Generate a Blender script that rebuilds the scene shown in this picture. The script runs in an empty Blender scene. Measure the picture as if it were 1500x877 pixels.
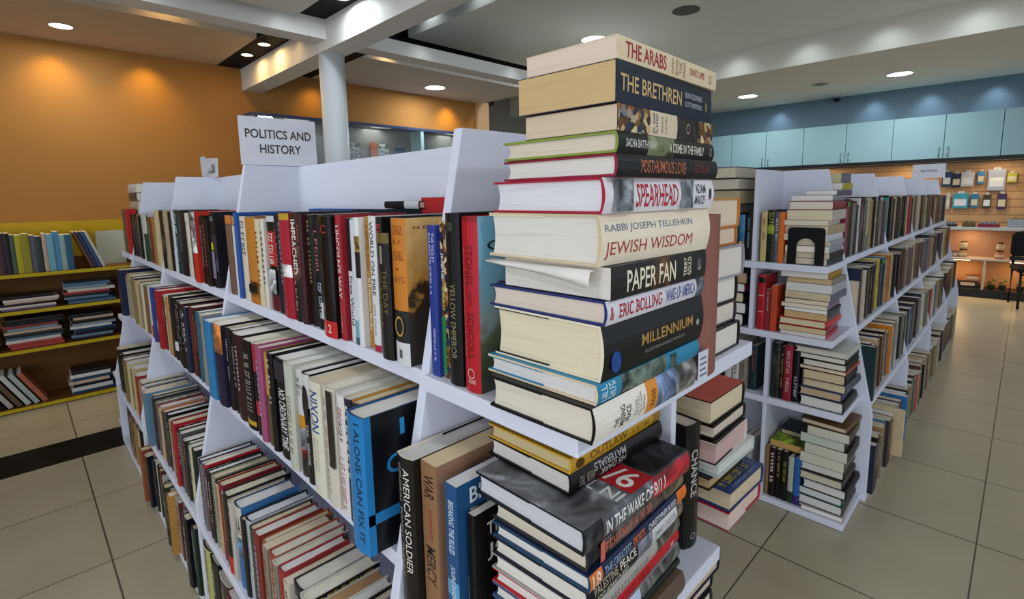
import bpy, bmesh, math, random
from mathutils import Matrix, Vector
random.seed(7)
SC = bpy.context.scene
COL = SC.collection
PI = math.pi

# ------------------------------------------------------------------ camera, world, light, exposure
H = 1.38                                   # eye height
YAW, PITCH, ROLL = 0.7769, 0.1353, -0.0168
fw = Vector((math.cos(PITCH)*math.sin(YAW), math.cos(PITCH)*math.cos(YAW), -math.sin(PITCH)))
rt = Vector((math.cos(YAW), -math.sin(YAW), 0.0)); up = rt.cross(fw)
rt2 = rt*math.cos(ROLL) + up*math.sin(ROLL); up2 = -rt*math.sin(ROLL) + up*math.cos(ROLL)
cam_data = bpy.data.cameras.new('camera'); cam = bpy.data.objects.new('camera', cam_data); COL.objects.link(cam)
cam.matrix_world = Matrix(((rt2.x, up2.x, -fw.x, 0), (rt2.y, up2.y, -fw.y, 0), (rt2.z, up2.z, -fw.z, H), (0, 0, 0, 1)))
cam_data.sensor_width = 36.0; cam_data.lens = 740.7*36.0/1500.0; cam_data.shift_y = -49.0/1500.0
cam_data.clip_start = 0.02; cam_data.clip_end = 60
SC.camera = cam
SC.view_settings.view_transform = 'Standard'; SC.view_settings.look = 'None'
SC.view_settings.exposure = 0.10; SC.view_settings.gamma = 1.0; SC.view_settings.use_curve_mapping = False
world = bpy.data.worlds.new('ambient'); SC.world = world; world.use_nodes = True
world.node_tree.nodes['Background'].inputs[0].default_value = (0.80, 0.88, 1.0, 1)
world.node_tree.nodes['Background'].inputs[1].default_value = 0.85  # even ambient fill entering by the unbuilt sides of the room

def area(name, loc, size, power, col=(1, 1, 1), rot=(0, 0, 0), spread=PI):
    l = bpy.data.lights.new(name, 'AREA'); l.shape = 'DISK'; l.size = size; l.energy = power; l.color = col; l.spread = spread
    o = bpy.data.objects.new(name, l); COL.objects.link(o); o.location = loc; o.rotation_euler = rot; return o
def spot(name, loc, power, col, angle=95, blend=1.0, rot=(0, 0, 0), r=0.02):
    l = bpy.data.lights.new(name, 'SPOT'); l.energy = power; l.color = col; l.spot_size = math.radians(angle); l.spot_blend = blend; l.shadow_soft_size = r
    o = bpy.data.objects.new(name, l); COL.objects.link(o); o.location = loc; o.rotation_euler = rot; return o
COOL = (0.86, 0.94, 1.0); WARM = (1.0, 0.62, 0.22)
# added area fill besides the daylight world, unseen behind the camera
l = bpy.data.lights.new('front_fill', 'AREA'); l.shape = 'RECTANGLE'; l.size = 5.0; l.size_y = 2.2; l.energy = 80; l.color = (0.88, 0.92, 1.0)
o = bpy.data.objects.new('front_fill', l); COL.objects.link(o); o.location = (-3.6, -1.6, 1.5)
o.rotation_euler = Vector((-1.0, -0.42, 0.0)).to_track_quat('Z', 'Y').to_euler()

# ------------------------------------------------------------------ materials
def lin(c): return c/12.92 if c <= 0.04045 else ((c+0.055)/1.055)**2.4
def rgb(h): h = h.lstrip('#'); return tuple(lin(int(h[i:i+2], 16)/255) for i in (0, 2, 4)) + (1,)
MATS = {}
def mat(hexc, rough=0.45, kind='plain', emit=0.0, metal=0.0):
    key = (hexc, rough, kind, emit, metal)
    if key in MATS: return MATS[key]
    m = bpy.data.materials.new(kind + '_' + hexc.lstrip('#')); m.use_nodes = True; nt = m.node_tree; b = nt.nodes['Principled BSDF']
    b.inputs['Base Color'].default_value = rgb(hexc); b.inputs['Roughness'].default_value = rough; b.inputs['Metallic'].default_value = metal; b.inputs['Specular IOR Level'].default_value = 0.28 if kind not in ('tiles',) else 0.4
    N = nt.nodes.new; Lk = nt.links.new
    if emit: b.inputs['Emission Color'].default_value = rgb(hexc); b.inputs['Emission Strength'].default_value = emit
    tc = N('ShaderNodeTexCoord')
    def mapped(scale, src='Object'):
        mp = N('ShaderNodeMapping'); mp.inputs['Scale'].default_value = scale; Lk(tc.outputs[src], mp.inputs['Vector']); return mp.outputs['Vector']
    def ramp(fac, stops):
        r = N('ShaderNodeValToRGB'); e = r.color_ramp.elements
        e[0].position, e[0].color = stops[0][0], stops[0][1]; e[1].position, e[1].color = stops[-1][0], stops[-1][1]
        for p, c in stops[1:-1]:
            k = e.new(p); k.color = c
        Lk(fac, r.inputs['Fac']); return r.outputs['Color']
    base = Vector(rgb(hexc)[:3])
    def tint(k): return tuple(min(1, c*k) for c in base) + (1,)
    if kind == 'plain':          # faint mottling
        n = N('ShaderNodeTexNoise'); n.inputs['Scale'].default_value = 14; Lk(tc.outputs['Object'], n.inputs['Vector'])
        Lk(ramp(n.outputs['Fac'], [(0.3, tint(0.93)), (0.7, tint(1.05))]), b.inputs['Base Color'])
    elif kind == 'pages':        # leaves of paper: fine lines across the thickness
        n = N('ShaderNodeTexNoise'); n.inputs['Scale'].default_value = 1; n.inputs['Detail'].default_value = 3; Lk(mapped((900, 5, 5)), n.inputs['Vector'])
        n2 = N('ShaderNodeTexNoise'); n2.inputs['Scale'].default_value = 1; Lk(mapped((160, 9, 9)), n2.inputs['Vector'])
        mx = N('ShaderNodeMath'); mx.operation = 'ADD'; Lk(n.outputs['Fac'], mx.inputs[0]); Lk(n2.outputs['Fac'], mx.inputs[1])
        Lk(ramp(mx.outputs[0], [(0.75, tint(0.90)), (1.0, tint(1.0)), (1.25, tint(1.05))]), b.inputs['Base Color'])
        bp = N('ShaderNodeBump'); bp.inputs['Strength'].default_value = 0.25; bp.inputs['Distance'].default_value = 0.001; Lk(n.outputs['Fac'], bp.inputs['Height']); Lk(bp.outputs['Normal'], b.inputs['Normal'])
    elif kind == 'photo':        # black-and-white or tinted press-photo print: cloudy patches with contrast
        n = N('ShaderNodeTexNoise'); n.inputs['Scale'].default_value = 22; n.inputs['Detail'].default_value = 5; n.inputs['Distortion'].default_value = 1.2; Lk(tc.outputs['Object'], n.inputs['Vector'])
        Lk(ramp(n.outputs['Fac'], [(0.36, tint(0.12)), (0.5, tint(0.7)), (0.62, tint(1.9))]), b.inputs['Base Color'])
    elif kind == 'smoke':
        n = N('ShaderNodeTexNoise'); n.inputs['Scale'].default_value = 11; n.inputs['Detail'].default_value = 4; n.inputs['Distortion'].default_value = 1.0; Lk(tc.outputs['Object'], n.inputs['Vector'])
        Lk(ramp(n.outputs['Fac'], [(0.38, tint(0.18)), (0.52, tint(0.9)), (0.64, tint(2.6))]), b.inputs['Base Color'])
    elif kind == 'mosaic':       # busy coloured pattern
        v = N('ShaderNodeTexVoronoi'); v.inputs['Scale'].default_value = 120; Lk(tc.outputs['Object'], v.inputs['Vector'])
        s = N('ShaderNodeSeparateColor'); Lk(v.outputs['Color'], s.inputs['Color'])
        Lk(ramp(s.outputs['Red'], [(0.0, rgb('#1b1712')), (0.35, rgb('#8a5a20')), (0.55, rgb('#d8c690')), (0.7, rgb('#22386a')), (0.9, rgb('#2a1c14'))]), b.inputs['Base Color'])
    elif kind == 'tiles':
        s = N('ShaderNodeSeparateXYZ'); Lk(tc.outputs['Object'], s.inputs['Vector'])
        def grout(axis, off, step, w):
            a = N('ShaderNodeMath'); a.operation = 'SUBTRACT'; Lk(s.outputs[axis], a.inputs[0]); a.inputs[1].default_value = off - 50*step
            d = N('ShaderNodeMath'); d.operation = 'MODULO'; Lk(a.outputs[0], d.inputs[0]); d.inputs[1].default_value = step
            e = N('ShaderNodeMath'); e.operation = 'PINGPONG'; Lk(d.outputs[0], e.inputs[0]); e.inputs[1].default_value = step/2
            g = N('ShaderNodeMath'); g.operation = 'LESS_THAN'; Lk(e.outputs[0], g.inputs[0]); g.inputs[1].default_value = w
            f = N('ShaderNodeMath'); f.operation = 'FLOOR'; q = N('ShaderNodeMath'); q.operation = 'DIVIDE'; Lk(a.outputs[0], q.inputs[0]); q.inputs[1].default_value = step; Lk(q.outputs[0], f.inputs[0])
            return g.outputs[0], f.outputs[0]
        gx, ix = grout('X', 0.140, 0.606, 0.0032); gy, iy = grout('Y', 0.030, 0.592, 0.0026)
        mx = N('ShaderNodeMath'); mx.operation = 'MAXIMUM'; Lk(gx, mx.inputs[0]); Lk(gy, mx.inputs[1])
        cm = N('ShaderNodeCombineXYZ'); Lk(ix, cm.inputs[0]); Lk(iy, cm.inputs[1])
        wn = N('ShaderNodeTexWhiteNoise'); Lk(cm.outputs[0], wn.inputs['Vector'])
        n = N('ShaderNodeTexNoise'); n.inputs['Scale'].default_value = 3.5; n.inputs['Detail'].default_value = 4; Lk(tc.outputs['Object'], n.inputs['Vector'])
        ad = N('ShaderNodeMath'); ad.operation = 'MULTIPLY_ADD'; Lk(wn.outputs['Value'], ad.inputs[0]); ad.inputs[1].default_value = 0.18; Lk(n.outputs['Fac'], ad.inputs[2])
        col = ramp(ad.outputs[0], [(0.3, tint(0.92)), (0.85, tint(1.06))])
        mix = N('ShaderNodeMix'); mix.data_type = 'RGBA'; Lk(mx.outputs[0], mix.inputs[0]); Lk(col, mix.inputs[6]); mix.inputs[7].default_value = rgb('#4c473d')
        Lk(mix.outputs[2], b.inputs['Base Color'])
    elif kind == 'paint':
        n = N('ShaderNodeTexNoise'); n.inputs['Scale'].default_value = 60; n.inputs['Detail'].default_value = 3; Lk(tc.outputs['Object'], n.inputs['Vector'])
        bp = N('ShaderNodeBump'); bp.inputs['Strength'].default_value = 0.06; bp.inputs['Distance'].default_value = 0.002; Lk(n.outputs['Fac'], bp.inputs['Height']); Lk(bp.outputs['Normal'], b.inputs['Normal'])
    elif kind == 'skyfield':     # book-jacket picture: pale sky above a green field (local Z)
        s = N('ShaderNodeSeparateXYZ'); Lk(tc.outputs['Object'], s.inputs['Vector'])
        n = N('ShaderNodeTexNoise'); n.inputs['Scale'].default_value = 30; n.inputs['Detail'].default_value = 4; Lk(tc.outputs['Object'], n.inputs['Vector'])
        ad = N('ShaderNodeMath'); ad.operation = 'MULTIPLY_ADD'; Lk(n.outputs['Fac'], ad.inputs[0]); ad.inputs[1].default_value = 0.07; Lk(s.outputs['Z'], ad.inputs[2])
        Lk(ramp(ad.outputs[0], [(0.05, rgb('#3a4436')), (0.12, rgb('#5c6650')), (0.145, rgb('#8b9a98')), (0.19, rgb('#7fb0c4')), (0.29, rgb('#79b4cc'))]), b.inputs['Base Color'])
    elif kind == 'goldbattle':   # book-jacket picture: golden sky, dark crowd below
        s = N('ShaderNodeSeparateXYZ'); Lk(tc.outputs['Object'], s.inputs['Vector'])
        n = N('ShaderNodeTexNoise'); n.inputs['Scale'].default_value = 26; n.inputs['Detail'].default_value = 5; Lk(tc.outputs['Object'], n.inputs['Vector'])
        ad = N('ShaderNodeMath'); ad.operation = 'MULTIPLY_ADD'; Lk(n.outputs['Fac'], ad.inputs[0]); ad.inputs[1].default_value = 0.22; Lk(s.outputs['Z'], ad.inputs[2])
        Lk(ramp(ad.outputs[0], [(0.16, rgb('#35312e')), (0.235, rgb('#3b2c1e')), (0.26, rgb('#c08a40')), (0.38, rgb('#dfb878'))]), b.inputs['Base Color'])
    MATS[key] = m; return m
WHITE = mat('#d5d9e8', 0.5, 'paint')
BLACK = mat('#0c0c0e', 0.4)

# ------------------------------------------------------------------ helpers
def mesh_obj(name, verts, faces, mats, idx=None, parent=None, smooth=False):
    me = bpy.data.meshes.new(name); me.from_pydata(verts, [], faces)
    for m in mats: me.materials.append(m)
    if idx: me.polygons.foreach_set('material_index', idx)
    if smooth: me.polygons.foreach_set('use_smooth', [True]*len(faces))
    me.update()
    o = bpy.data.objects.new(name, me); COL.objects.link(o)
    if parent: o.parent = parent
    return o
class MB:
    def __init__(s): s.v = []; s.f = []; s.i = []
    def box(s, a, b, m=0, faces=None):
        n = len(s.v); (x0, y0, z0), (x1, y1, z1) = a, b
        s.v += [(x0, y0, z0), (x1, y0, z0), (x1, y1, z0), (x0, y1, z0), (x0, y0, z1), (x1, y0, z1), (x1, y1, z1), (x0, y1, z1)]
        for q in ((0, 3, 2, 1), (4, 5, 6, 7), (0, 1, 5, 4), (1, 2, 6, 5), (2, 3, 7, 6), (3, 0, 4, 7)):
            s.f.append(tuple(n+k for k in q)); s.i.append(m)
    def prism(s, pts, axis, a, b, m=0):
        """closed polygon pts (2D) extruded along axis from a to b"""
        n = len(s.v); k = len(pts)
        for t in (a, b):
            for p, q in pts: s.v.append({'x': (t, p, q), 'y': (p, t, q), 'z': (p, q, t)}[axis])
        s.f.append(tuple(range(n+k-1, n-1, -1))); s.f.append(tuple(range(n+k, n+2*k))); s.i += [m, m]
        for j in range(k):
            s.f.append((n+j, n+(j+1) % k, n+k+(j+1) % k, n+k+j)); s.i.append(m)
    def tube(s, path, r, m=0, seg=10):
        rings = []
        for j, p in enumerate(path):
            p = Vector(p); d = (Vector(path[min(j+1, len(path)-1)]) - Vector(path[max(j-1, 0)])).normalized()
            u = d.cross(Vector((0, 0, 1)));
            if u.length < 1e-3: u = d.cross(Vector((1, 0, 0)))
            u.normalize(); w = d.cross(u); n = len(s.v); rings.append(n); rr = r[j] if isinstance(r, (list, tuple)) else r
            for k in range(seg):
                a = 2*PI*k/seg; s.v.append(tuple(p + u*math.cos(a)*rr + w*math.sin(a)*rr))
        for a, b in zip(rings, rings[1:]):
            for k in range(seg): s.f.append((a+k, a+(k+1) % seg, b+(k+1) % seg, b+k)); s.i.append(m)
        s.f.append(tuple(rings[0]+k for k in range(seg-1, -1, -1))); s.f.append(tuple(rings[-1]+k for k in range(seg))); s.i += [m, m]
    def lathe(s, c, prof, m=0, seg=20):
        rings = []
        for r, z in prof:
            n = len(s.v); rings.append(n)
            for k in range(seg): a = 2*PI*k/seg; s.v.append((c[0]+r*math.cos(a), c[1]+r*math.sin(a), c[2]+z))
        for a, b in zip(rings, rings[1:]):
            for k in range(seg): s.f.append((a+k, a+(k+1) % seg, b+(k+1) % seg, b+k)); s.i.append(m)
        s.f.append(tuple(rings[0]+k for k in range(seg-1, -1, -1))); s.f.append(tuple(rings[-1]+k for k in range(seg))); s.i += [m, m]
    def build(s, name, mats, parent=None, smooth=False, bevel=0):
        if not isinstance(mats, (list, tuple)): mats = [mats]
        o = mesh_obj(name, s.v, s.f, mats, s.i, parent, smooth)
        if bevel:
            md = o.modifiers.new('soft_edges', 'BEVEL'); md.width = bevel; md.segments = 2; md.limit_method = 'ANGLE'
        return o
def thing(name, label, cat, loc=(0, 0, 0), group=None, M=None):
    o = bpy.data.objects.new(name, None); COL.objects.link(o); o.empty_display_size = 0.05
    if M is not None: o.matrix_world = M
    else: o.location = loc
    return tag(o, label, cat, group)
def tag(o, label, cat, group=None):
    o['label'] = label; o['category'] = cat
    if group: o['group'] = group
    return o
def wc(t): return len(t.replace(',', ' ').split())
def fit_label(look, o, end, unit, bay=None):
    if bay: opts = ['%s, %s from the %s, %s, %s' % (look, o, end, unit, bay), '%s, %s from %s, %s, %s' % (look, o, end, unit, bay), '%s, %s, %s' % (look, unit, bay)]
    else: opts = ['%s, %s from the top of %s' % (look, o, unit), '%s, %s in %s' % (look, o, unit), '%s in %s' % (look, unit)]
    return next((t for t in opts if wc(t) <= 16), opts[-1])
def struct(o): o['kind'] = 'structure'; return o
ORD = ['zeroth', 'first', 'second', 'third', 'fourth', 'fifth', 'sixth', 'seventh', 'eighth', 'ninth', 'tenth', 'eleventh', 'twelfth', 'thirteenth', 'fourteenth', 'fifteenth',
       'sixteenth', 'seventeenth', 'eighteenth', 'nineteenth', 'twentieth', 'twenty-first', 'twenty-second', 'twenty-third', 'twenty-fourth', 'twenty-fifth', 'twenty-sixth', 'twenty-seventh',
       'twenty-eighth', 'twenty-ninth', 'thirtieth', 'thirty-first', 'thirty-second', 'thirty-third', 'thirty-fourth', 'thirty-fifth', 'thirty-sixth', 'thirty-seventh', 'thirty-eighth']

def text_geo(txt, bold=0.0, space=1.0):
    if txt.startswith('~'):                                 # print too small or blurred to read: broken strokes, no letters
        rnd = random.Random(txt); v = []; f = []; x = 0.0
        for k in range(int(txt[1:])):
            if k and rnd.random() < .16: x += .45
            w = rnd.choice((.42, .5, .56)); st = .13
            bars = [(0, 0, st, 1)] + rnd.choice(([(st, 1-st, w, 1), (st, .45, w*.8, .45+st)], [(w-st, 0, w, 1), (st, .45, w-st, .45+st)], [(st, 0, w, st)], [(st, 1-st, w, 1), (st, 0, w, st), (w-st, st, w, .5)]))
            for a, b, c, d in bars:
                n = len(v); v += [(x+a, b), (x+c, b), (x+c, d), (x+a, d)]; f.append((n, n+1, n+2, n+3))
            x += w+.17
        return v, f
    c = bpy.data.curves.new('lettering', 'FONT'); c.body = txt; c.size = 1; c.resolution_u = 3; c.offset = bold; c.space_character = space; c.align_x = 'LEFT'; c.space_line = 0.85
    o = bpy.data.objects.new('lettering', c); COL.objects.link(o)
    dg = bpy.context.evaluated_depsgraph_get(); me = o.evaluated_get(dg).to_mesh()
    v = [(p.co.x, p.co.y) for p in me.vertices]; f = [tuple(p.vertices) for p in me.polygons]
    o.evaluated_get(dg).to_mesh_clear(); bpy.data.objects.remove(o); bpy.data.curves.remove(c)
    return v, f
def text_obj(name, txt, col, box, place, parent, bold=0.0, keep=None, rough=0.45, cuts=(), cut_axis=1):
    """lettering fitted to box=(u0,v0,u1,v1); place(u,v)->xyz. keep: limit on stretching the letters"""
    v, f = text_geo(txt, bold)
    if not v: return None
    x0 = min(p[0] for p in v); x1 = max(p[0] for p in v); y0 = min(p[1] for p in v); y1 = max(p[1] for p in v)
    sx = (box[2]-box[0])/max(x1-x0, 1e-6); sy = (box[3]-box[1])/max(y1-y0, 1e-6)
    if keep and sx > sy*keep: sx = sy*keep
    cx = (box[0]+box[2])/2 - sx*(x1-x0)/2
    pp = [(cx+(p[0]-x0)*sx, box[1]+(p[1]-y0)*sy, 0.0) for p in v]
    if cuts:                                                # split the letters where the rounded spine bends
        bm = bmesh.new(); bv = [bm.verts.new(p) for p in pp]
        for q in f:
            try: bm.faces.new([bv[k] for k in q])
            except ValueError: pass
        for c in cuts:
            if box[cut_axis] < c < box[cut_axis+2]:
                co = (0, c, 0) if cut_axis else (c, 0, 0); no = (0, 1, 0) if cut_axis else (1, 0, 0)
                bmesh.ops.bisect_plane(bm, geom=bm.verts[:]+bm.edges[:]+bm.faces[:], plane_co=co, plane_no=no, dist=1e-7)
        bm.verts.index_update(); pp = [tuple(w.co) for w in bm.verts]; f = [tuple(w.index for w in q.verts) for q in bm.faces]; bm.free()
    vv = [place(p[0], p[1]) for p in pp]
    return mesh_obj(name, vv, f, [mat(col, rough, 'flat')], None, parent)

# ------------------------------------------------------------------ the book
PAGE_TONES = ['#e9e2d2', '#ded2ba', '#e6e3de', '#d9c9ac', '#eceae6']
def bk(T=0.03, L=0.235, W=0.16, col='#202020', spine=None, pages=None, soft=False, titles=(), marks=None, front=None, back=None, flap=None, rough=0.33, fkind='plain', front_titles=(), board=None, skind='plain'):
    return dict(T=T, L=L, W=W, col=col, spine=spine, pages=pages, soft=soft, titles=titles, marks=marks, front=front, back=back, flap=flap, rough=rough, fkind=fkind, front_titles=front_titles, board=board, skind=skind)

def make_book(M, s, label, group, parts=True):
    T, L, W = s['T'], s['L'], s['W']; soft = s['soft']
    root = thing('paperback_book' if soft else 'hardback_book', label, 'book', group=group, M=M)
    def deep(c): # the very dark jackets are inkier than their printed swatch
        r_, g_, b_ = (int(c.lstrip('#')[i:i+2], 16) for i in (0, 2, 4))
        k = 0.62 if max(r_, g_, b_) < 0x3c else (0.8 if max(r_, g_, b_) < 0x58 else 1.0)
        return '#%02x%02x%02x' % tuple(int(w*k) for w in (r_, g_, b_))
    bt = 0.0009 if soft else 0.0028; ov = 0.0004 if soft else 0.0035
    bt = min(bt, T*0.12)
    r = min(0.0012 if soft else 0.0055, T*0.13); n_arc = 2 if soft else 5
    outer = [(0, W), (0, 0)] + [(T*k/(n_arc+1), -r*math.sin(PI*k/(n_arc+1))) for k in range(1, n_arc+1)] + [(T, 0), (T, W)]
    inner = [(bt, W), (bt, bt)] + [(min(max(T*k/(n_arc+1), bt), T-bt), bt - 0.6*r*math.sin(PI*k/(n_arc+1))) for k in range(1, n_arc+1)] + [(T-bt, bt), (T-bt, W)]
    bands = s['spine'] or [(0, 1, s['col'])]
    cuts = sorted({0.0, 1.0} | {round(1-b[0], 4) for b in bands} | {round(1-b[1], 4) for b in bands})
    mats, mi = [], {}
    def m_id(c, kind='plain'):
        k = (c, kind)
        if k not in mi: mi[k] = len(mats); mats.append(mat(deep(c), s['rough'], kind))
        return mi[k]
    i_front = m_id(s['front'] or s['col'], s['fkind']); i_back = m_id(s['back'] or s['col']); i_in = m_id(s['board'] or s['flap'] or s['col'])
    V, F, I = [], [], []
    k = len(outer)
    for c in cuts:
        V += [(x, y, c*L) for x, y in outer]
    base_in = len(V)
    for c in (0.0, 1.0): V += [(x, y, c*L) for x, y in inner]
    for j in range(len(cuts)-1):
        mid = 1 - (cuts[j]+cuts[j+1])/2
        bc = next((b for b in bands if b[0] <= mid <= b[1]), (0, 1, s['col']))
        sm = m_id(bc[2], bc[3] if len(bc) > 3 else s['skind'])
        for q in range(k-1):
            a, b = j*k+q, j*k+q+1
            F.append((a, b, b+k, a+k)); I.append(i_back if q == 0 else (i_front if q == k-2 else sm))
    for q in range(k-1):                                    # inside of the cover, head and foot edges
        a, b = base_in+q, base_in+q+1
        F.append((b, a, a+k, b+k)); I.append(i_in)
        F.append((q, base_in+q, base_in+q+1, q+1)); I.append(i_in)
        t0 = (len(cuts)-1)*k
        F.append((t0+q, t0+q+1, base_in+k+q+1, base_in+k+q)); I.append(i_in)
    for q in (0, k-1):                                      # fore edges of the boards
        a, b, c, d = q, (len(cuts)-1)*k+q, base_in+k+q, base_in+q
        F.append((a, b, c, d) if q == 0 else (d, c, b, a)); I.append(i_in)
    if s['flap'] and not soft:                              # turned-in jacket flaps along the boards
        fm = m_id(s['flap'])
        for x0, x1 in ((bt, bt+0.0014), (T-bt-0.0014, T-bt)):
            n = len(V); y0, y1 = W*0.45, W-0.001
            V += [(x0, y0, 0.0), (x1, y0, 0.0), (x1, y1, 0.0), (x0, y1, 0.0), (x0, y0, L), (x1, y0, L), (x1, y1, L), (x0, y1, L)]
            for q in ((0, 3, 2, 1), (4, 5, 6, 7), (0, 1, 5, 4), (1, 2, 6, 5), (2, 3, 7, 6), (3, 0, 4, 7)): F.append(tuple(n+w for w in q)); I.append(fm)
    if s['marks']:                                          # small printed lettering too fine to read: short glyph bars
        mc, n_g, a0, a1, size = s['marks']
        gm = m_id(mc); pitch = (a1-a0)*L/n_g; w = min(T*size, pitch*1.2)
        rnd = random.Random(int(T*1e6)+n_g)
        for g in range(n_g):
            if rnd.random() < 0.13: continue
            zt = L*(1-a0) - g*pitch; gw = pitch*rnd.choice((0.45, 0.6, 0.7)); x0 = T/2-w/2; x1 = T/2+w/2*rnd.choice((1, 1, 0.75))
            y = -r*1.02-0.0003
            for (xa, xb, za, zb) in ((x0, x1, zt-gw*0.35, zt), (x0, x0+w*0.28, zt-gw, zt-gw*0.2), (x0+(w*0.55), x0+w*0.8, zt-gw, zt-gw*0.3)):
                n = len(V); V += [(xa, y, za), (xb, y, za), (xb, y, zb), (xa, y, zb)]; F.append((n, n+1, n+2, n+3)); I.append(gm)
    cov = mesh_obj('cover', V, F, mats, I, root)
    # page block
    x0, x1 = bt, T-bt; y0, y1 = (bt*1.05 if soft else bt-0.4*r), W-(0.0006 if soft else 0.005); z0, z1 = ov, L-ov
    nseg = 4; pv, pf = [], []
    prof = [(x0, y0 if soft else bt+0.0005)] + [(x0+(x1-x0)*j/nseg, y1 - (0 if soft else 0.004*math.sin(PI*j/nseg))) for j in range(nseg+1)] + [(x1, y0 if soft else bt+0.0005)]
    if not soft: prof += [(x0+(x1-x0)*j/nseg, bt+0.0005-0.35*r*math.sin(PI*j/nseg)) for j in range(nseg-1, 0, -1)]
    kk = len(prof)
    for z in (z0, z1): pv += [(x, y, z) for x, y in prof]
    pf.append(tuple(range(kk))); pf.append(tuple(range(2*kk-1, kk-1, -1)))
    for j in range(kk): pf.append((j, kk+j, kk+(j+1) % kk, (j+1) % kk))
    mesh_obj('page_block', pv, pf, [mat(s['pages'] or '#e4ddcd', 0.8, 'pages')], None, root)
    # lettering on the spine: (text, from, to, across0, across1, colour, way)
    xs = [T*q/(n_arc+1) for q in range(n_arc+2)]
    def bulge(x):
        j = min(max(x/T, 0), 0.99999)*(n_arc+1); q = int(j); a, b = (-r*math.sin(PI*w/(n_arc+1)) for w in (q, q+1))
        return a+(b-a)*(j-q) - 0.00035
    cutsu = [T-x for x in xs]
    for t in s['titles']:
        txt, a0, a1, c0, c1, col = t[:6]; way = t[6] if len(t) > 6 else 'd'; bold = t[7] if len(t) > 7 else 0.012
        if way == 'd':   text_obj('spine_title', txt, col, (a0*L, c0*T, a1*L, c1*T), lambda u, v: (v, bulge(v), L-u), root, bold, cuts=xs)
        elif way == 'h': text_obj('spine_title', txt, col, (c0*T, (1-a1)*L, c1*T, (1-a0)*L), lambda u, v: (u, bulge(u), v), root, bold, cuts=xs, cut_axis=0)
        elif way == 'u': text_obj('spine_title', txt, col, (a0*L, c0*T, a1*L, c1*T), lambda u, v: (T-v, bulge(T-v), u), root, bold, cuts=cutsu)
        elif way == 'bar':
            mesh_obj('spine_panel', [(c0*T, bulge(T/2), L*(1-a1)), (c1*T, bulge(T/2), L*(1-a1)), (c1*T, bulge(T/2), L*(1-a0)), (c0*T, bulge(T/2), L*(1-a0))], [(0, 1, 2, 3)], [mat(col, 0.4, t[7] if len(t) > 7 else 'flat')], None, root)
        elif way == 'disc':
            cz = L*(1-(a0+a1)/2); cx = T*(c0+c1)/2; rx = T*(c1-c0)/2; rz = L*(a1-a0)/2; vv = [(cx+rx*math.cos(2*PI*q/24), bulge(T/2)-0.0002, cz+rz*math.sin(2*PI*q/24)) for q in range(24)]
            mesh_obj('spine_emblem', vv, [tuple(range(24))], [mat(col, 0.3, t[7] if len(t) > 7 else 'flat')], None, root)
        elif way == 'ring':
            cz = L*(1-(a0+a1)/2); cx = T*(c0+c1)/2; rx = T*(c1-c0)/2; rz = L*(a1-a0)/2; y = bulge(T/2)-0.0002; vv = []
            for q in range(24):
                a = 2*PI*q/24; vv += [(cx+rx*math.cos(a), y, cz+rz*math.sin(a)), (cx+rx*0.8*math.cos(a), y, cz+rz*0.8*math.sin(a))]
            mesh_obj('spine_emblem', vv, [(2*q, (2*q+2) % 48, (2*q+3) % 48, 2*q+1) for q in range(24)], [mat(col, 0.3, 'flat')], None, root)
    for t in s['front_titles']:                              # (text, y0, z0, y1, z1, colour, way) as fractions of W and L on the front board
        txt, y0f, z0f, y1f, z1f, col = t[:6]; way = t[6] if len(t) > 6 else 'n'; e = T+0.0004
        if way == 'n':   text_obj('cover_title', txt, col, (y0f*W, z0f*L, y1f*W, z1f*L), lambda u, v: (e+0.0002, u, v), root, 0.012)
        elif way == 'z': text_obj('cover_title', txt, col, (z0f*L, -y1f*W, z1f*L, -y0f*W), lambda u, v: (e+0.0002, -v, u), root, 0.012)
        elif way == 'bar':
            mesh_obj('cover_panel', [(e, y0f*W, z0f*L), (e, y1f*W, z0f*L), (e, y1f*W, z1f*L), (e, y0f*W, z1f*L)], [(0, 1, 2, 3)], [mat(col, 0.4, t[7] if len(t) > 7 else 'flat')], None, root)
    return root
def frame(P, ax, ay, az):
    return Matrix(((ax.x, ay.x, az.x, P[0]), (ax.y, ay.y, az.y, P[1]), (ax.z, ay.z, az.z, P[2]), (0, 0, 0, 1)))
Z3 = Vector((0, 0, 1))
def M_stand(P_left, n_deg, tilt=0.0):
    """standing book: P_left = base corner at the viewer's left of the spine; n_deg = heading of the spine's outward normal"""
    a = math.radians(n_deg); n = Vector((math.cos(a), math.sin(a), 0)); ay = -n; az = Z3.copy(); ax = ay.cross(az)
    if tilt:
        R = Matrix.Rotation(tilt, 3, ay); ax = R @ ax; az = R @ az
    return frame(P_left, ax, ay, az)
def M_lie(P_left, n_deg, T, L, down=False):
    """lying book: P_left = low corner at the viewer's left of the spine"""
    a = math.radians(n_deg); n = Vector((math.cos(a), math.sin(a), 0)); ay = -n; ax = -Z3 if down else Z3.copy(); az = ax.cross(ay)
    right = n.cross(Z3)*-1.0                                  # viewer's right when facing the spine
    P = Vector(P_left)
    if down: P = P + Z3*T
    else: P = P + right*L
    return frame(P, ax, ay, az)

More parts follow.
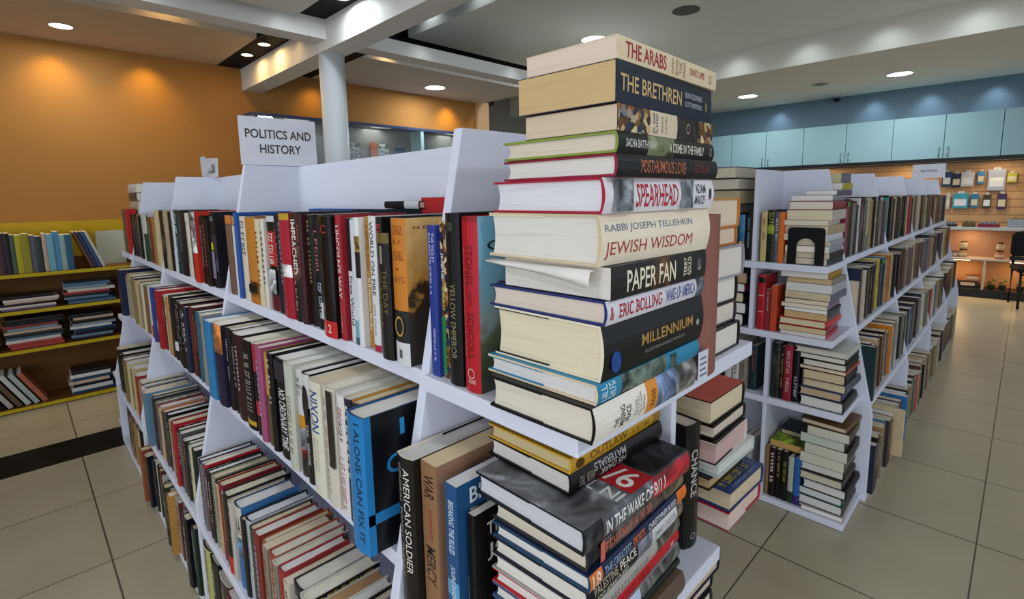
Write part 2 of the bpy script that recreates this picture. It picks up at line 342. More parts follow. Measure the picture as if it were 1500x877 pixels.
# ------------------------------------------------------------------ the room
def slab(name, a, b, m):
    mb = MB(); mb.box(a, b); return struct(mb.build(name, m))
slab('floor', (-4, -4, -0.1), (9.3, 7, 0.0), mat('#aaa088', 0.32, 'tiles'))
slab('floor_strip', (-4, 3.55, -0.05), (1.25, 3.87, 0.0012), mat('#101010', 0.3))
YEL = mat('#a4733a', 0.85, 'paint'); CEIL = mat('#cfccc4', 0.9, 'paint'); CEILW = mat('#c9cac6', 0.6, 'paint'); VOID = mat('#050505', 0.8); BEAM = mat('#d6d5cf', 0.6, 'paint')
slab('wall_left', (-4, 4.95, 0), (4.27, 5.1, 2.56), YEL)
slab('trim_1', (4.27, 4.9, 0), (4.45, 5.1, 2.56), mat('#d8b080', 0.6, 'paint'))
slab('wall_far', (4.45, 6.6, 0), (9.3, 6.75, 3.4), mat('#8f8d84', 0.6, 'paint'))
slab('wall_back', (9.13, -4, 0), (9.28, 6.6, 3.0), mat('#677a86', 0.95, 'paint'))
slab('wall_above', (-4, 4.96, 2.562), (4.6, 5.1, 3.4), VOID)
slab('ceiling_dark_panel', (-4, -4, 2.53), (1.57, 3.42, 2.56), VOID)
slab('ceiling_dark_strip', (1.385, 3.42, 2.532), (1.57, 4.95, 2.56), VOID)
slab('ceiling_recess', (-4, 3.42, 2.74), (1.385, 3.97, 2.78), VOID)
slab('ceiling_soffit_left', (-4, 3.97, 2.535), (1.385, 4.95, 2.74), mat('#c0ae96', 0.9, 'paint'))
slab('ceiling_panel_front', (-4, -4, 2.46), (1.32, 3.11, 2.53), CEIL)
slab('beam_cross', (1.57, -4, 2.347), (1.735, 4.95, 2.53), BEAM)
slab('beam_long', (-4, 3.27, 2.407), (1.57, 3.42, 2.53), BEAM)
slab('beam_long_far', (1.735, 3.27, 2.41), (6.5, 3.42, 2.505), BEAM)
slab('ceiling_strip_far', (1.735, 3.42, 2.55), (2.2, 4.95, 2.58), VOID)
slab('ceiling_soffit_far', (2.2, 3.97, 2.55), (4.36, 4.95, 2.74), mat('#c8c5bf', 0.9, 'paint'))
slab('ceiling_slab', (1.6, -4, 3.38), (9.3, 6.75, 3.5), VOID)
slab('ceiling_panel_main', (3.25, -4, 3.10), (6.5, 4.84, 3.36), mat('#dfe2da', 0.9, 'paint'))
slab('ceiling_soffit_back', (6.5, -4, 2.80), (9.13, 6.6, 3.36), mat('#d8d6ca', 0.9, 'paint'))
mb = MB(); mb.lathe((1.655, 3.39, 0), [(0.084, 0), (0.084, 2.36)], seg=36); o = mb.build('pillar', mat('#c9cfd0', 0.45, 'paint'), smooth=True); struct(o)
struct(slab('baseboard_back', (9.08, -4, 0), (9.13, 6.6, 0.09), BLACK))

# downlights: ring + glowing disc, each with its own lamp
def downlight(x, y, z, r, col, hexc, power, emit, label):
    t = thing('downlight', label, 'ceiling light', (x, y, z), group='recessed ceiling lights')
    m = MB(); m.lathe((0, 0, -0.006), [(r*1.02, 0.006), (r*1.12, 0.002), (r*1.12, 0.0), (r*1.0, 0.0), (r*1.0, 0.004)], seg=32); m.build('trim_ring', mat('#e6e8ea', 0.4), t, True)
    m = MB(); m.lathe((0, 0, -0.004), [(r*1.0, 0.002), (r*0.98, 0.0)], seg=32); m.build('light_disc', mat(hexc, 0.4, 'plain', emit), t)
    area('downlight_lamp', (x, y, z-0.02), r*2, power, col)
    return t
downlight(0.364, 4.52, 2.535, 0.060, COOL, '#f2f6ff', 5, 9, 'round white downlight in the brown soffit above the yellow shelf')
downlight(3.36, 4.54, 2.55, 0.105, COOL, '#f2f6ff', 9, 9, 'round white downlight in the grey soffit past the pillar')
downlight(4.82, 3.54, 3.10, 0.14, COOL, '#f2f6ff', 16, 9, 'round white downlight just above the top of the tall book stack')
downlight(7.95, 3.05, 2.80, 0.13, COOL, '#f2f6ff', 16, 9, 'round white downlight beside the tall stack, above the pale wall cabinets')
downlight(7.95, 1.24, 2.80, 0.13, COOL, '#f2f6ff', 18, 9, 'round white downlight above the wall cabinets, far side from the book stack')
downlight(1.470, 2.84, 2.528, 0.050, COOL, '#f2f6ff', 3, 9, 'small white downlight in the black ceiling strip at the photo top edge')
downlight(1.465, 4.06, 2.530, 0.040, WARM, '#ffd9a0', 1.2, 9, 'small warm downlight in the black strip, the one by the soffit corner')
downlight(1.462, 4.43, 2.530, 0.040, WARM, '#ffd9a0', 1.2, 9, 'small warm downlight in the black strip, the one by the yellow wall')
# further ceiling lamps of the same shop, above and behind the camera
for x, y, z, p in ((0.0, 1.9, 2.44, 7), (-1.2, 0.2, 2.44, 12), (0.3, -1.3, 2.44, 16), (3.6, 0.9, 3.08, 8), (3.9, -1.6, 3.08, 6), (5.7, 0.5, 3.08, 4)):
    area('shop_lamp', (x, y, z), 0.28, p, COOL)
# wall-washing spots
for x in (-0.35, 0.319, 0.863, 3.814): spot('wall_wash_lamp', (x, 4.80, 2.525), 13, (1.0, 0.64, 0.06), 100, 1.0, (0.25, 0, 0), 0.05)
spot('wall_wash_lamp', (2.2, 4.80, 2.535), 7, (1.0, 0.62, 0.08), 105, 1.0, (0.25, 0, 0), 0.05)
for y in (2.97, 1.69, 1.06, 0.40, -0.3): spot('wall_wash_lamp', (8.97, y, 2.78), 9, (0.70, 0.84, 1.0), 95, 1.0, (0, -0.25, 0), 0.06)
for y in (2.62, 1.85, 1.13, 0.46, 3.4, -0.2): spot('cove_lamp', (6.26, y, 3.08), 5, (0.80, 0.92, 1.0), 120, 1.0, (0, -0.4, 0), 0.08)
for x in (0.05, 0.83): spot('cove_lamp', (x, 3.88, 2.72), 3.2, WARM, 120, 1.0, (0.2, 0, 0))
spot('cove_lamp', (2.42, 3.88, 2.66), 2.6, WARM, 120, 1.0, (0.2, 0, 0))
for x in (0.62, 1.28, 2.3, 3.25): spot('cove_lamp', (x, 3.15, 2.52), 0.55, COOL, 130, 1.0, (0.35, 0, 0), 0.04)
for y in (1.7, 2.25, 2.84): spot('cove_lamp', (1.46, y, 2.525), 0.6, COOL, 130, 1.0, (0, -0.35, 0), 0.04)
for y in (3.7, 4.06, 4.43): spot('cove_lamp', (1.48, y, 2.525), 0.8, WARM, 125, 1.0, (0, -0.3, 0), 0.03)
for y in (4.4, 3.6, 2.9): spot('cove_lamp', (3.14, y, 3.36), 3.0, COOL, 120, 1.0, (0, -0.2, 0))

# ceiling grille, small vent and camera dome
t = thing('ceiling_speaker', 'round dark speaker grille in the ceiling beside the book stack downlight', 'speaker', (4.74, 2.42, 3.10))
m = MB(); m.lathe((0, 0, -0.008), [(0.12, 0.008), (0.125, 0.0), (0.105, 0.0)], seg=30); m.build('grille_rim', mat('#5a5f5a', 0.6), t, True)
m = MB(); m.lathe((0, 0, -0.004), [(0.106, 0.002), (0.10, 0.0)], seg=30); m.build('grille', mat('#4a4f4c', 0.7), t)
t = thing('ceiling_vent', 'small round grey vent in the soffit between two downlights', 'vent', (7.85, 2.08, 2.80))
m = MB(); m.lathe((0, 0, -0.006), [(0.10, 0.006), (0.10, 0.0)], seg=26); m.build('vent_plate', mat('#8b8a80', 0.6), t)
m = MB(); m.lathe((0, 0, -0.012), [(0.05, 0.006), (0.05, 0.0)], seg=22); m.build('vent_core', mat('#77766d', 0.6), t)
t = thing('security_camera', 'small dark dome camera where the blue wall meets the ceiling', 'camera', (9.02, 2.15, 2.80))
m = MB(); m.lathe((0, 0, -0.03), [(0.06, 0.03), (0.065, 0.0)], seg=20); m.build('mount', mat('#9aa0a4', 0.5), t)
m = MB(); m.lathe((0, 0, -0.085), [(0.008, 0.0), (0.03, 0.01), (0.048, 0.03), (0.052, 0.055)], seg=20); m.build('dome', mat('#15171a', 0.15), t, True)

# ------------------------------------------------------------------ the two white A-frame bookshelf units
def half(z): return 0.419 if z < 0.4 else 0.183 + 0.2145*(1.5-z)
def gondola(name, label, loc, put, top, fins, levels, end_from, end_levels, div_low, div_top_off, far_end=None, div_set=(0, 0, 0, 0), div_second=0.002, cut={}):
    """put(a, c, z): a along the unit, c across from its middle. levels: shelf tops"""
    t = thing(name, label, 'bookshelf', loc)
    P = lambda v: [put(*q) for q in v]
    def box(nm, a0, a1, c0, c1, z0, z1, bev=0.002):
        m = MB(); m.box((a0, c0, z0), (a1, c1, z1)); m.v = P(m.v); return m.build(nm, WHITE, t, bevel=bev)
    for a in fins:
        m = MB(); m.prism([(-0.419, 0), (0.419, 0), (0.419, 0.4), (half(top), top), (-half(top), top), (-0.419, 0.4)], 'x', a-0.011, a+0.011)
        m.v = P(m.v); m.build('upright_panel', WHITE, t, bevel=0.002)
    box('back_board', fins[0], fins[-1], -0.012, 0.012, 0.0, top-0.002)
    for a0, a1 in zip(fins, fins[1:]):
        for z in levels:
            h = half(z)
            for sgn in (-1, 1):
                box('shelf_board', a0+0.0115, a1-0.0115, min(sgn*0.013, sgn*h), max(sgn*0.013, sgn*h), z-0.028, z)
    for (z, w) in end_levels:
        box('end_shelf', min(end_from, fins[0]-0.0115), max(end_from, fins[0]-0.0115), -w, cut.get(z, w), z-0.028, z)
        if z in cut: box('end_shelf', end_from+0.10, fins[0]-0.0115, cut[z], w, z-0.028, z)
        if far_end: box('end_shelf', fins[-1]+0.0115, far_end, -w, w, z-0.028, z)
    zs = [e[0] for e in end_levels]
    tops = [top] + zs
    for k, z in enumerate(zs):
        off = (div_top_off if k == 0 else div_second) if k < 2 else div_low
        zt = tops[k]-0.028 if k else top
        box('end_divider', end_from+0.004+div_set[k], fins[0]-0.0115, off-0.008, off+0.008, z, zt)
    return t
ML = [1.085, 0.775, 0.345, 0.03]
main_unit = gondola('bookshelf_unit', 'long white A-frame bookshelf unit under the politics and history sign', (0.75, 0, 0), lambda a, c, z: (c, a, z), 1.5,
        [0.705, 1.835, 2.80, 3.62], ML, 0.365, [(1.085, 0.283), (0.70, 0.34), (0.345, 0.40), (0.03, 0.40)], 0.0, 0.012, 3.93, (0.175, 0.03, 0.23, 0.23), 0.030, {0.70: 0.165})
RL = [1.085, 0.785, 0.46, 0.03]
right_unit = gondola('bookshelf_unit', 'white A-frame bookshelf unit with the fiction sign, along the tiled aisle', (0, 0.82, 0), lambda a, c, z: (a, c, z), 1.48,
        [2.60, 3.545, 4.50, 5.50, 6.45], RL, 2.28, [(1.085, 0.285), (0.785, 0.318), (0.49, 0.372), (0.03, 0.40)], -0.075, 0.002)

# section signs on the shelf tops
def sign(label, M, w, h, lines, col, fr):
    t = thing('section_sign', label, 'sign', M=M)
    m = MB(); m.box((-w/2, -0.0015, 0), (w/2, 0.0015, h)); m.build('sign_board', mat('#dde0ea', 0.5), t)
    for (txt, x0, z0, x1, z1) in lines: text_obj('sign_lettering', txt, col, (x0*w-w/2, z0*h, x1*w-w/2, z1*h), lambda u, v: (u, -0.0022, v), t, 0.016)
    m = MB(); m.box((-w*0.3, 0.0018, 0.0), (w*0.3, 0.006, 0.03)); m.build('sign_clip', mat('#c9ccd4', 0.4), t)
    return t
sign('white politics and history sign standing on the long shelf unit', Matrix.Translation((0.683, 1.822, 1.501)) @ Matrix.Rotation(math.radians(-1), 4, 'Z'), 0.252, 0.157,
     [('POLITICS AND', 0.07, 0.56, 0.93, 0.75), ('HISTORY', 0.24, 0.25, 0.78, 0.44)], '#4a3f3c', None)
sign('small white fiction sign on the shelf unit by the aisle', Matrix.Translation((5.49, 0.605, 1.48)) @ Matrix.Rotation(math.radians(-90), 4, 'Z'), 0.215, 0.115,
     [('FICTION', 0.26, 0.42, 0.74, 0.60)], '#3c4654', None)
t = thing('leaflet', 'folded white leaflet with small print standing on the long shelf unit', 'leaflet', (0.72, 2.86, 1.50))
m = MB(); m.prism([(-0.15, 0.0), (0.12, 0.0), (0.135, 0.105), (0.06, 0.11), (0.05, 0.098), (-0.165, 0.085)], 'x', -0.001, 0.001); o = m.build('sheet', mat('#d2d4da', 0.6), t)
m = MB()
for r in range(5): m.box((-0.0016, 0.005-0.02*r, 0.02), (-0.0012, 0.018-0.02*r, 0.028+0.006*(r % 3)))
for r in range(3): m.box((-0.0016, -0.115+0.022*r, 0.02), (-0.0012, -0.1+0.022*r, 0.06))
m.build('small_print', mat('#6b7078', 0.6), t)

# ------------------------------------------------------------------ tall stack on the near corner of the long unit
NG = 'books stacked on the near corner of the long unit'
TS = [  # bottom to top: X, Y, yaw, book
 (0.4625, 0.3399, 0.014, bk(0.0454, 0.268, 0.177, '#e3ded2', spine=[(0, .44, '#e6e1d6'), (.44, .55, '#d98a2e'), (.55, .76, '#6f86ab', 'photo'), (.76, 1, '#8a8984', 'photo')], back='#1a1a1c', front='#1a1a1c', flap='#17181b', pages='#d8d0c0',
   titles=[('THE', .155, .19, .18, .45, '#2a2622', 'h'), ('MISSING', .20, .24, .12, .74, '#2a2622', 'h'), ('PEACE', .25, .29, .18, .66, '#2a2622', 'h'), ('The Inside', .325, .345, .2, .7, '#6a655d', 'h', 0), ('Story of the', .35, .37, .2, .75, '#6a655d', 'h', 0), ('Fight for Middle', .375, .395, .14, .85, '#6a655d', 'h', 0), ('East Peace', .40, .42, .25, .72, '#6a655d', 'h', 0), ('ROSS', .485, .525, .2, .72, '#6e4a1a', 'h')]),
   'thick white hardback with an orange band'),
 (0.4717, 0.3413, 0.004, bk(0.0252, 0.266, 0.190, '#2380a6', spine=[(0, .19, '#2380a6'), (.19, .62, '#5a6a60', 'photo'), (.62, 1, '#2380a6')], board='#d8c4a4', flap='#2380a6', pages='#d6d4d2', titles=[('~4', .03, .075, .1, .9, '#d7e4ea', 'h'), ('~5', .09, .14, .1, .9, '#d7e4ea', 'h'), ('', .66, .72, .1, .9, '#55635c', 'bar', 'photo')]), 'slim teal-blue hardback'),
 (0.4811, 0.3422, 0.010, bk(0.0696, 0.268, 0.182, '#17191b', board='#e2d9c4', pages='#dcd3b4', flap='#141618', soft=False,
   titles=[('MILLENNIUM', .32, .86, .40, .62, '#b08a4c'), ('FELIPE FERNANDEZ-ARMESTO', .36, .78, .22, .29, '#8d8a84', 'd', 0), ('', .055, .135, .12, .50, '#1d55a8', 'disc', 'smoke'), ('', .90, .94, .36, .5, '#9a9a98', 'disc')]), 'very thick black hardback with gold title'),
 (0.4823, 0.3370, 0.018, bk(0.0296, 0.262, 0.196, '#d9d6de', front='#23306a', back='#23306a', board='#23306a', pages='#d8cbbd', spine=[(0, .9, '#d9d6de'), (.9, 1, '#6d7282', 'photo')],
   titles=[('&', .025, .055, .2, .75, '#a02632'), ('ERIC BOLLING', .10, .50, .2, .78, '#a8242f'), ('WAKE UP AMERICA', .54, .88, .22, .8, '#4a5c9a')]), 'white spined hardback with navy boards'),
 (0.4871, 0.3318, 0.010, bk(0.0401, 0.250, 0.176, '#2a2622', soft=True, pages='#d9d4cc', spine=[(0, .38, '#27231f'), (.38, .56, '#5b3a1c', 'smoke'), (.56, 1, '#27231f')],
   titles=[('PAPER FAN', .13, .62, .16, .82, '#e3dcc0'), ('TERRY', .715, .755, .2, .85, '#e3dcc0', 'h'), ('GOULD', .765, .805, .2, .85, '#e3dcc0', 'h'), ('', .88, .93, .3, .7, '#8c8a86', 'bar', 'photo')]), 'dark paperback with cream fan title'),
 (0.4751, 0.3424, -0.032, bk(0.0605, 0.262, 0.192, '#e6dac2', front='#dccfb2', back='#dccfb2', pages='#dcd8d0', board='#cdbb98', flap='#e0d4bc',
   titles=[('RABBI JOSEPH TELUSHKIN', .03, .80, .62, .80, '#5a6c8c', 'd', 0), ('', .0, .0, 0, 0, '#000000', 'none'), ('JEWISH WISDOM', .03, .80, .12, .46, '#a63a34', 'd', 0)]), 'thick cream jacketed hardback'),
 (0.4753, 0.3377, -0.030, bk(0.0410, 0.262, 0.185, '#dcdbe0', front='#a62138', back='#a62138', board='#a62138', pages='#dddce2',
   titles=[('', .06, .21, .04, .96, '#8f979c', 'bar', 'photo'), ('SPEARHEAD', .24, .61, .14, .84, '#b02634'), ('', .64, .76, .04, .96, '#7d878c', 'bar', 'photo'), ('ADAM', .79, .90, .52, .84, '#3a3c44'), ('MAKOS', .79, .90, .14, .46, '#3a3c44'), ('', .935, .965, .3, .7, '#25262a', 'disc')]), 'white hardback with red boards'),
 (0.4814, 0.3241, 0.010, bk(0.0254, 0.262, 0.176, '#232426', front='#8c1f38', back='#8c1f38', board='#8c1f38', pages='#dcd8d2', titles=[('POSTHUMOUS LOVE', .19, .62, .2, .8, '#b0694c'), ('~9', .72, .88, .3, .72, '#7e3b34')]), 'slim black hardback with copper title and red boards'),
 (0.4809, 0.3229, 0.036, bk(0.0234, 0.262, 0.172, '#26292a', front='#7f9138', back='#7f9138', board='#7f9138', pages='#d8cbb8', spine=[(0, .26, '#222526'), (.26, .52, '#7f8a62', 'smoke'), (.52, 1, '#222526')], titles=[('SACHA BATTHYANY', .06, .33, .3, .7, '#cfd1c8'), ('A CRIME IN THE FAMILY', .46, .86, .25, .75, '#d8d6c4'), ('', .93, .96, .25, .75, '#bdbdb6', 'ring')]), 'slim black hardback with green boards'),
 (0.4842, 0.3237, 0.036, bk(0.0292, 0.256, 0.135, '#4b3d30', soft=True, pages='#d3c0a4', spine=[(0, .28, '#8a6a30', 'mosaic'), (.28, .56, '#d8c8ac'), (.56, .82, '#3c332c', 'photo'), (.82, 1, '#7a5a34', 'mosaic')],
   titles=[('~8', .305, .325, .1, .9, '#3b3f6c', 'h'), ('~7', .335, .355, .1, .9, '#3b3f6c', 'h'), ('~11', .39, .405, .15, .85, '#6a5644', 'h', 0), ('~10', .43, .445, .15, .85, '#6a5644', 'h', 0), ('', .66, .70, .3, .75, '#c8b894', 'ring')]), 'paperback with a mosaic patterned spine'),
 (0.4799, 0.3235, 0.044, bk(0.0450, 0.258, 0.142, '#1b2a3e', soft=True, pages='#c9ac7c', titles=[('THE BRETHREN', .03, .62, .30, .70, '#c9ab7a'), ('BOB WOODWARD', .66, .87, .56, .72, '#b9c0ca', 'd', 0), ('SCOTT ARMSTRONG', .66, .87, .32, .46, '#b9c0ca', 'd', 0), ('', .905, .94, .3, .6, '#7c6a44', 'disc')]), 'thick navy paperback with yellowed pages'),
 (0.4823, 0.3237, 0.024, bk(0.0250, 0.258, 0.132, '#dbc9a6', soft=True, pages='#ddc9b8', front='#8c3b30', titles=[('THE ARABS', .06, .42, .16, .84, '#a02a34'), ('JOURNEYS', .475, .50, .12, .88, '#8c6a54', 'h', 0), ('BEYOND', .515, .54, .12, .88, '#8c6a54', 'h', 0), ('THE', .555, .58, .2, .8, '#8c6a54', 'h', 0), ('MIRAGE', .595, .62, .12, .88, '#8c6a54', 'h', 0), ('DAVID LAMB', .67, .84, .34, .7, '#a02a34', 'd', 0), ('', .90, .93, .25, .7, '#4a3f34', 'ring')]), 'cream paperback with a red title'),
]
z = 1.0855; n = len(TS)
for k, (X, Y, a, s, look) in enumerate(TS):
    s['titles'] = [t for t in s['titles'] if len(t) < 7 or t[6] != 'none']
    o = make_book(M_lie((X, Y, z), -90 + math.degrees(a), s['T'], s['L']), s, fit_label(look, ORD[n-k], '', 'the tall corner stack'), NG)
    z += s['T'] + 0.0006
# a loose jacket flap hanging out of the thick cream hardback
cream = next(o for o in COL.objects if o.get('label', '').startswith('thick cream jacketed'))
top = [(.4675, .345), (.4665, .39), (.466, .44), (.467, .49), (.470, .525)]; drop = [.0195, .012, .0065, .0035, .0015]; V = []
for (x, y), d in zip(top, drop): V += [(x+.012, y, 1.2945), (x-.003, y, 1.2935), (x-.006, y, 1.2935-d*.5), (x-.004, y, 1.2935-d)]
F = [(4*k+j, 4*k+j+1, 4*k+j+5, 4*k+j+4) for k in range(4) for j in range(3)]
fl = mesh_obj('jacket_flap', V, F, [mat('#dedad4', .5)], None, cream, True); fl.matrix_parent_inverse = cream.matrix_basis.inverted()
md = fl.modifiers.new('paper', 'SOLIDIFY'); md.thickness = .0006
# ------------------------------------------------------------------ stack on the shelf below it
LS = [
 (0.463, 0.350, 0.02, bk(0.036, 0.250, 0.165, '#2c3038', pages='#d4cdbf'), 'thick charcoal hardback'),
 (0.460, 0.346, -0.01, bk(0.037, 0.255, 0.168, '#5a4a3c', pages='#d6cfc0', flap='#20242a'), 'thick brown hardback'),
 (0.462, 0.347, 0.03, bk(0.012, 0.262, 0.170, '#2a3a34', flap='#1f6f7c', pages='#d6cfc0'), 'dark green hardback with teal flaps'),
 (0.464, 0.345, 0.05, bk(0.025, 0.262, 0.172, '#9aa6b4', spine=[(0, .5, '#b4c4dc'), (.5, 1, '#6b6d6c', 'photo')], pages='#dad6ce', flap='#3a4a78'), 'pale blue hardback with a grey photo end'),
 (0.466, 0.346, 0.058, bk(0.021, 0.262, 0.170, '#b81522', pages='#dcd8d2', titles=[('~12', .25, .62, .2, .8, '#8c1018'), ('', .88, .92, .3, .7, '#d08a84', 'bar')]), 'slim bright red hardback'),
 (0.464, 0.346, 0.052, bk(0.025, 0.262, 0.170, '#a39f9b', pages='#dedad2', spine=[(0, .7, '#a8a49f'), (.7, 1, '#6a6459', 'photo')], marks=('#8a8683', 16, .06, .6, .4)), 'grey jacketed hardback'),
 (0.4616, 0.3458, 0.043, bk(0.029, 0.268, 0.168, '#19181a', flap='#15233a', pages='#d6d2c8', spine=[(0, .46, '#17171a'), (.46, .62, '#7d7f8c', 'photo'), (.62, .92, '#cfd0d2'), (.92, 1, '#7a6e5a', 'photo')], titles=[('PALESTINE', .05, .26, .56, .92, '#a89c8a'), ('PEACE', .28, .44, .56, .92, '#d6d0c4'), ('NOT APARTHEID', .05, .36, .12, .46, '#c8c2b6'), ('JIMMY CARTER', .64, .90, .3, .7, '#9a9fa6')]), 'black and silver peace titled hardback'),
 (0.461, 0.3425, 0.043, bk(0.023, 0.274, 0.168, '#1d2f57', flap='#1d3f5e', pages='#d8d6d2', spine=[(0, .1, '#d9722a'), (.1, .88, '#1d2f57'), (.88, 1, '#dd6f20')], titles=[('18', .02, .085, .1, .9, '#e8d8c8'), ('THE GREATEST', .12, .36, .3, .78, '#8fa0bc'), ('SPORTS', .38, .50, .26, .82, '#d86a34'), ('CHRISTOPHER RUSSO', .54, .86, .34, .74, '#d7dbe4')]), 'navy hardback with orange spine ends'),
 (0.4639, 0.349, 0.026, bk(0.028, 0.262, 0.168, '#3a3c44', pages='#cfc6b4', spine=[(0, .12, '#24303c', 'photo'), (.12, .8, '#5a5048', 'photo'), (.8, 1, '#7e6d58', 'photo')], titles=[('~11', .15, .62, .25, .75, '#c4675a'), ('', .1, .14, 0, 1, '#c4675a', 'bar')]), 'photo covered book with a salmon title'),
 (0.4542, 0.3466, 0.0, bk(0.034, 0.276, 0.200, '#55575c', front='#6f7176', fkind='smoke', skind='smoke', flap='#1d2734', board='#1d2734', pages='#c9cace', spine=[(0, .14, '#4a4c50', 'photo'), (.14, .58, '#5d5f64', 'smoke'), (.58, .98, '#b01f2c'), (.98, 1, '#1b1b1d')],
   titles=[('IN THE WAKE OF', .16, .57, .24, .78, '#e6e4e2'), ('9/11', .585, .70, .2, .82, '#ecdcd8')],
   front_titles=[('', .0, .40, .30, .61, '#b41d2b', 'bar'), ('9/', .05, .43, .27, .59, '#ece8e6'), ('IN T', .02, .63, .33, .715, '#dadbdd'), ('', .02, .012, .66, .385, '#2a2b2e', 'bar', 'photo'), ('', .66, .01, .98, .37, '#1c1d20', 'bar'), ('', .70, .06, .73, .34, '#9a9ca0', 'bar'), ('', .76, .06, .79, .34, '#9a9ca0', 'bar'), ('', .82, .06, .84, .34, '#8a8c90', 'bar')]), 'large hardback with a smoky grey cover and red square'),
 (0.4985, 0.4035, -0.018, bk(0.031, 0.234, 0.166, '#1a191b', pages='#cfccc4', soft=False, flap='#131315', spine=[(0, .35, '#231d20', 'smoke'), (.35, 1, '#1a191b')], titles=[('HIS DARK', .45, .72, .5, .85, '#a9a7a6', 'u'), ('MATERIALS', .45, .78, .1, .45, '#a9a7a6', 'u'), ('~8', .08, .22, .25, .7, '#8a7f74')]), 'black hardback with upside-down silver title'),
 (0.4990, 0.4030, 0.0, bk(0.022, 0.234, 0.163, '#b98d22', board='#c79a2c', pages='#c2b187', spine=[(0, .9, '#b88c24'), (.9, 1, '#8a6a24')], titles=[('OUTLAW', .18, .58, .25, .8, '#6e4f12'), ('', .04, .12, .2, .8, '#4a3510', 'disc'), ('~10', .64, .86, .3, .65, '#7c5c1c')]), 'mustard yellow hardback'),
]
z = 0.7005; n = len(LS)
for k, (X, Y, a, s, look) in enumerate(LS):
    make_book(M_lie((X, Y, z), -90 + math.degrees(a), s['T'], s['L']), s, fit_label(look, ORD[n-k], '', 'the lower corner stack'), NG)
    z += s['T'] + 0.0006

# ------------------------------------------------------------------ other books on the near end of the long unit
EG = 'books on the near end of the long unit'
def stand(P, n_deg, s, label, group, tilt=0.0): return make_book(M_stand(P, n_deg, tilt), s, label, group)
zt = 1.0855
stand((0.480, 0.684, zt), 180, bk(0.022, 0.252, 0.16, '#2b3c8c', soft=True, titles=[('THE VIOLET', .05, .24, .5, .78, '#c8cde2', 'd', 0), ('~19', .05, .45, .15, .4, '#c8cde2', 'd', 0), ('~11', .68, .9, .4, .65, '#c8cde2', 'd', 0)]), 'blue violet paperback beside the sloping end upright on the top end shelf', EG)
stand((0.487, 0.660, zt), 180, bk(0.024, 0.258, 0.165, '#1c2b4a', soft=True, spine=[(0, 1, '#1d2746', 'mosaic')], titles=[('INDIA', .20, .36, .08, .38, '#c8d8e0'), ('2020', .40, .56, .06, .4, '#c9b83c'), ('', .60, .98, .0, .42, '#2f7a44', 'bar')]), 'dark paperback with gold ornaments and a green foot, behind the black one', EG)
stand((0.478, 0.632, zt), 180, bk(0.034, 0.272, 0.17, '#161719', spine=[(0, 1, '#161719')], titles=[('YELLOW EMPEROR', .40, .84, .3, .68, '#8a8264', 'd', 0), ('', .05, .10, .3, .7, '#3c3a34', 'bar')]), 'glossy black hardback with dull gold lettering beside the red one', EG)
stand((0.478, 0.592, zt), 180, bk(0.036, 0.268, 0.17, '#a81c28', pages='#ded6c8', spine=[(0, .03, '#8c1620'), (.03, 1, '#b01c28')], front='#79b4cc', fkind='skyfield', titles=[('STONES', .16, .38, .35, .72, '#5c1018', 'd', 0), ('INTO', .42, .50, .42, .65, '#5c1018', 'd', 0), ('SCHOOLS', .54, .80, .35, .72, '#5c1018', 'd', 0), ('PROMOTING PEACE WITH BOOKS, NOT BOMBS', .17, .80, .08, .16, '#d8a8a0', 'd', 0), ('', .86, .92, .3, .75, '#d8b0a8', 'ring'), ('VIKING', .925, .95, .3, .75, '#d8b0a8', 'h')], front_titles=[('GREG', .10, .81, .8, .865, '#2a3338'), ('SCHO', .20, .56, .85, .63, '#a0303a')]), 'red spined hardback with a sky blue front cover next to the tall stack', EG)
zt = 0.7005
stand((0.408, 0.690, zt), 180, bk(0.046, 0.272, 0.20, '#2a2621', pages='#d2d0cc', flap='#241c18', board='#e0d8c8', titles=[('AMERICAN SOLDIER', .07, .74, .50, .80, '#d8d4cc', 'd', 0), ('GENERAL TOMMY FRANKS', .05, .78, .14, .36, '#a89e84', 'd', 0)]), 'thick dark brown hardback with white italic title beside the sloping end upright', EG)
stand((0.420, 0.641, zt), 180, bk(0.040, 0.272, 0.19, '#8f6a4a', pages='#dcc6a0', soft=True, front='#94705a', titles=[('WAR', .07, .22, .2, .82, '#2a221c'), ('WITHOUT', .28, .47, .4, .66, '#9a3a2a'), ('MERCY', .52, .76, .2, .8, '#3a2e26')], front_titles=[('', .35, .78, .60, .90, '#4a4038', 'bar'), ('', .66, .78, .95, .90, '#4a4038', 'bar')]), 'tan brown paperback with a war title, between dark and blue books', EG)
stand((0.424, 0.585, zt), 180, bk(0.028, 0.256, 0.18, '#1f4f80', pages='#d8d6d8', soft=True, spine=[(0, .62, '#1f4f80'), (.62, .72, '#5a9ac8'), (.72, 1, '#24588a')], front='#1d4a74', titles=[('BREAKING THE RULES', .10, .44, .3, .75, '#c4d4e2'), ('JOLENE BAKER', .52, .74, .3, .75, '#c4d4e2')], front_titles=[('BREAKING', .14, .86, .98, .96, '#d0dae4'), ('RULES', .14, .54, .98, .83, '#c4bb9c'), ('', .10, .06, .98, .40, '#b4b6c0', 'bar', 'smoke')]), 'bright blue paperback with a rules title beside the lower corner stack', EG)
stand((0.440, 0.552, zt), 180, bk(0.016, 0.212, 0.12, '#1e1b1d', pages='#d8d2c6', soft=True, front='#1d1a1b', front_titles=[('THE', .20, .80, .6, .90, '#d8d2cc'), ('JOE', .20, .60, .8, .73, '#d8d2cc')]), 'short black paperback low beside the lower corner stack', EG)
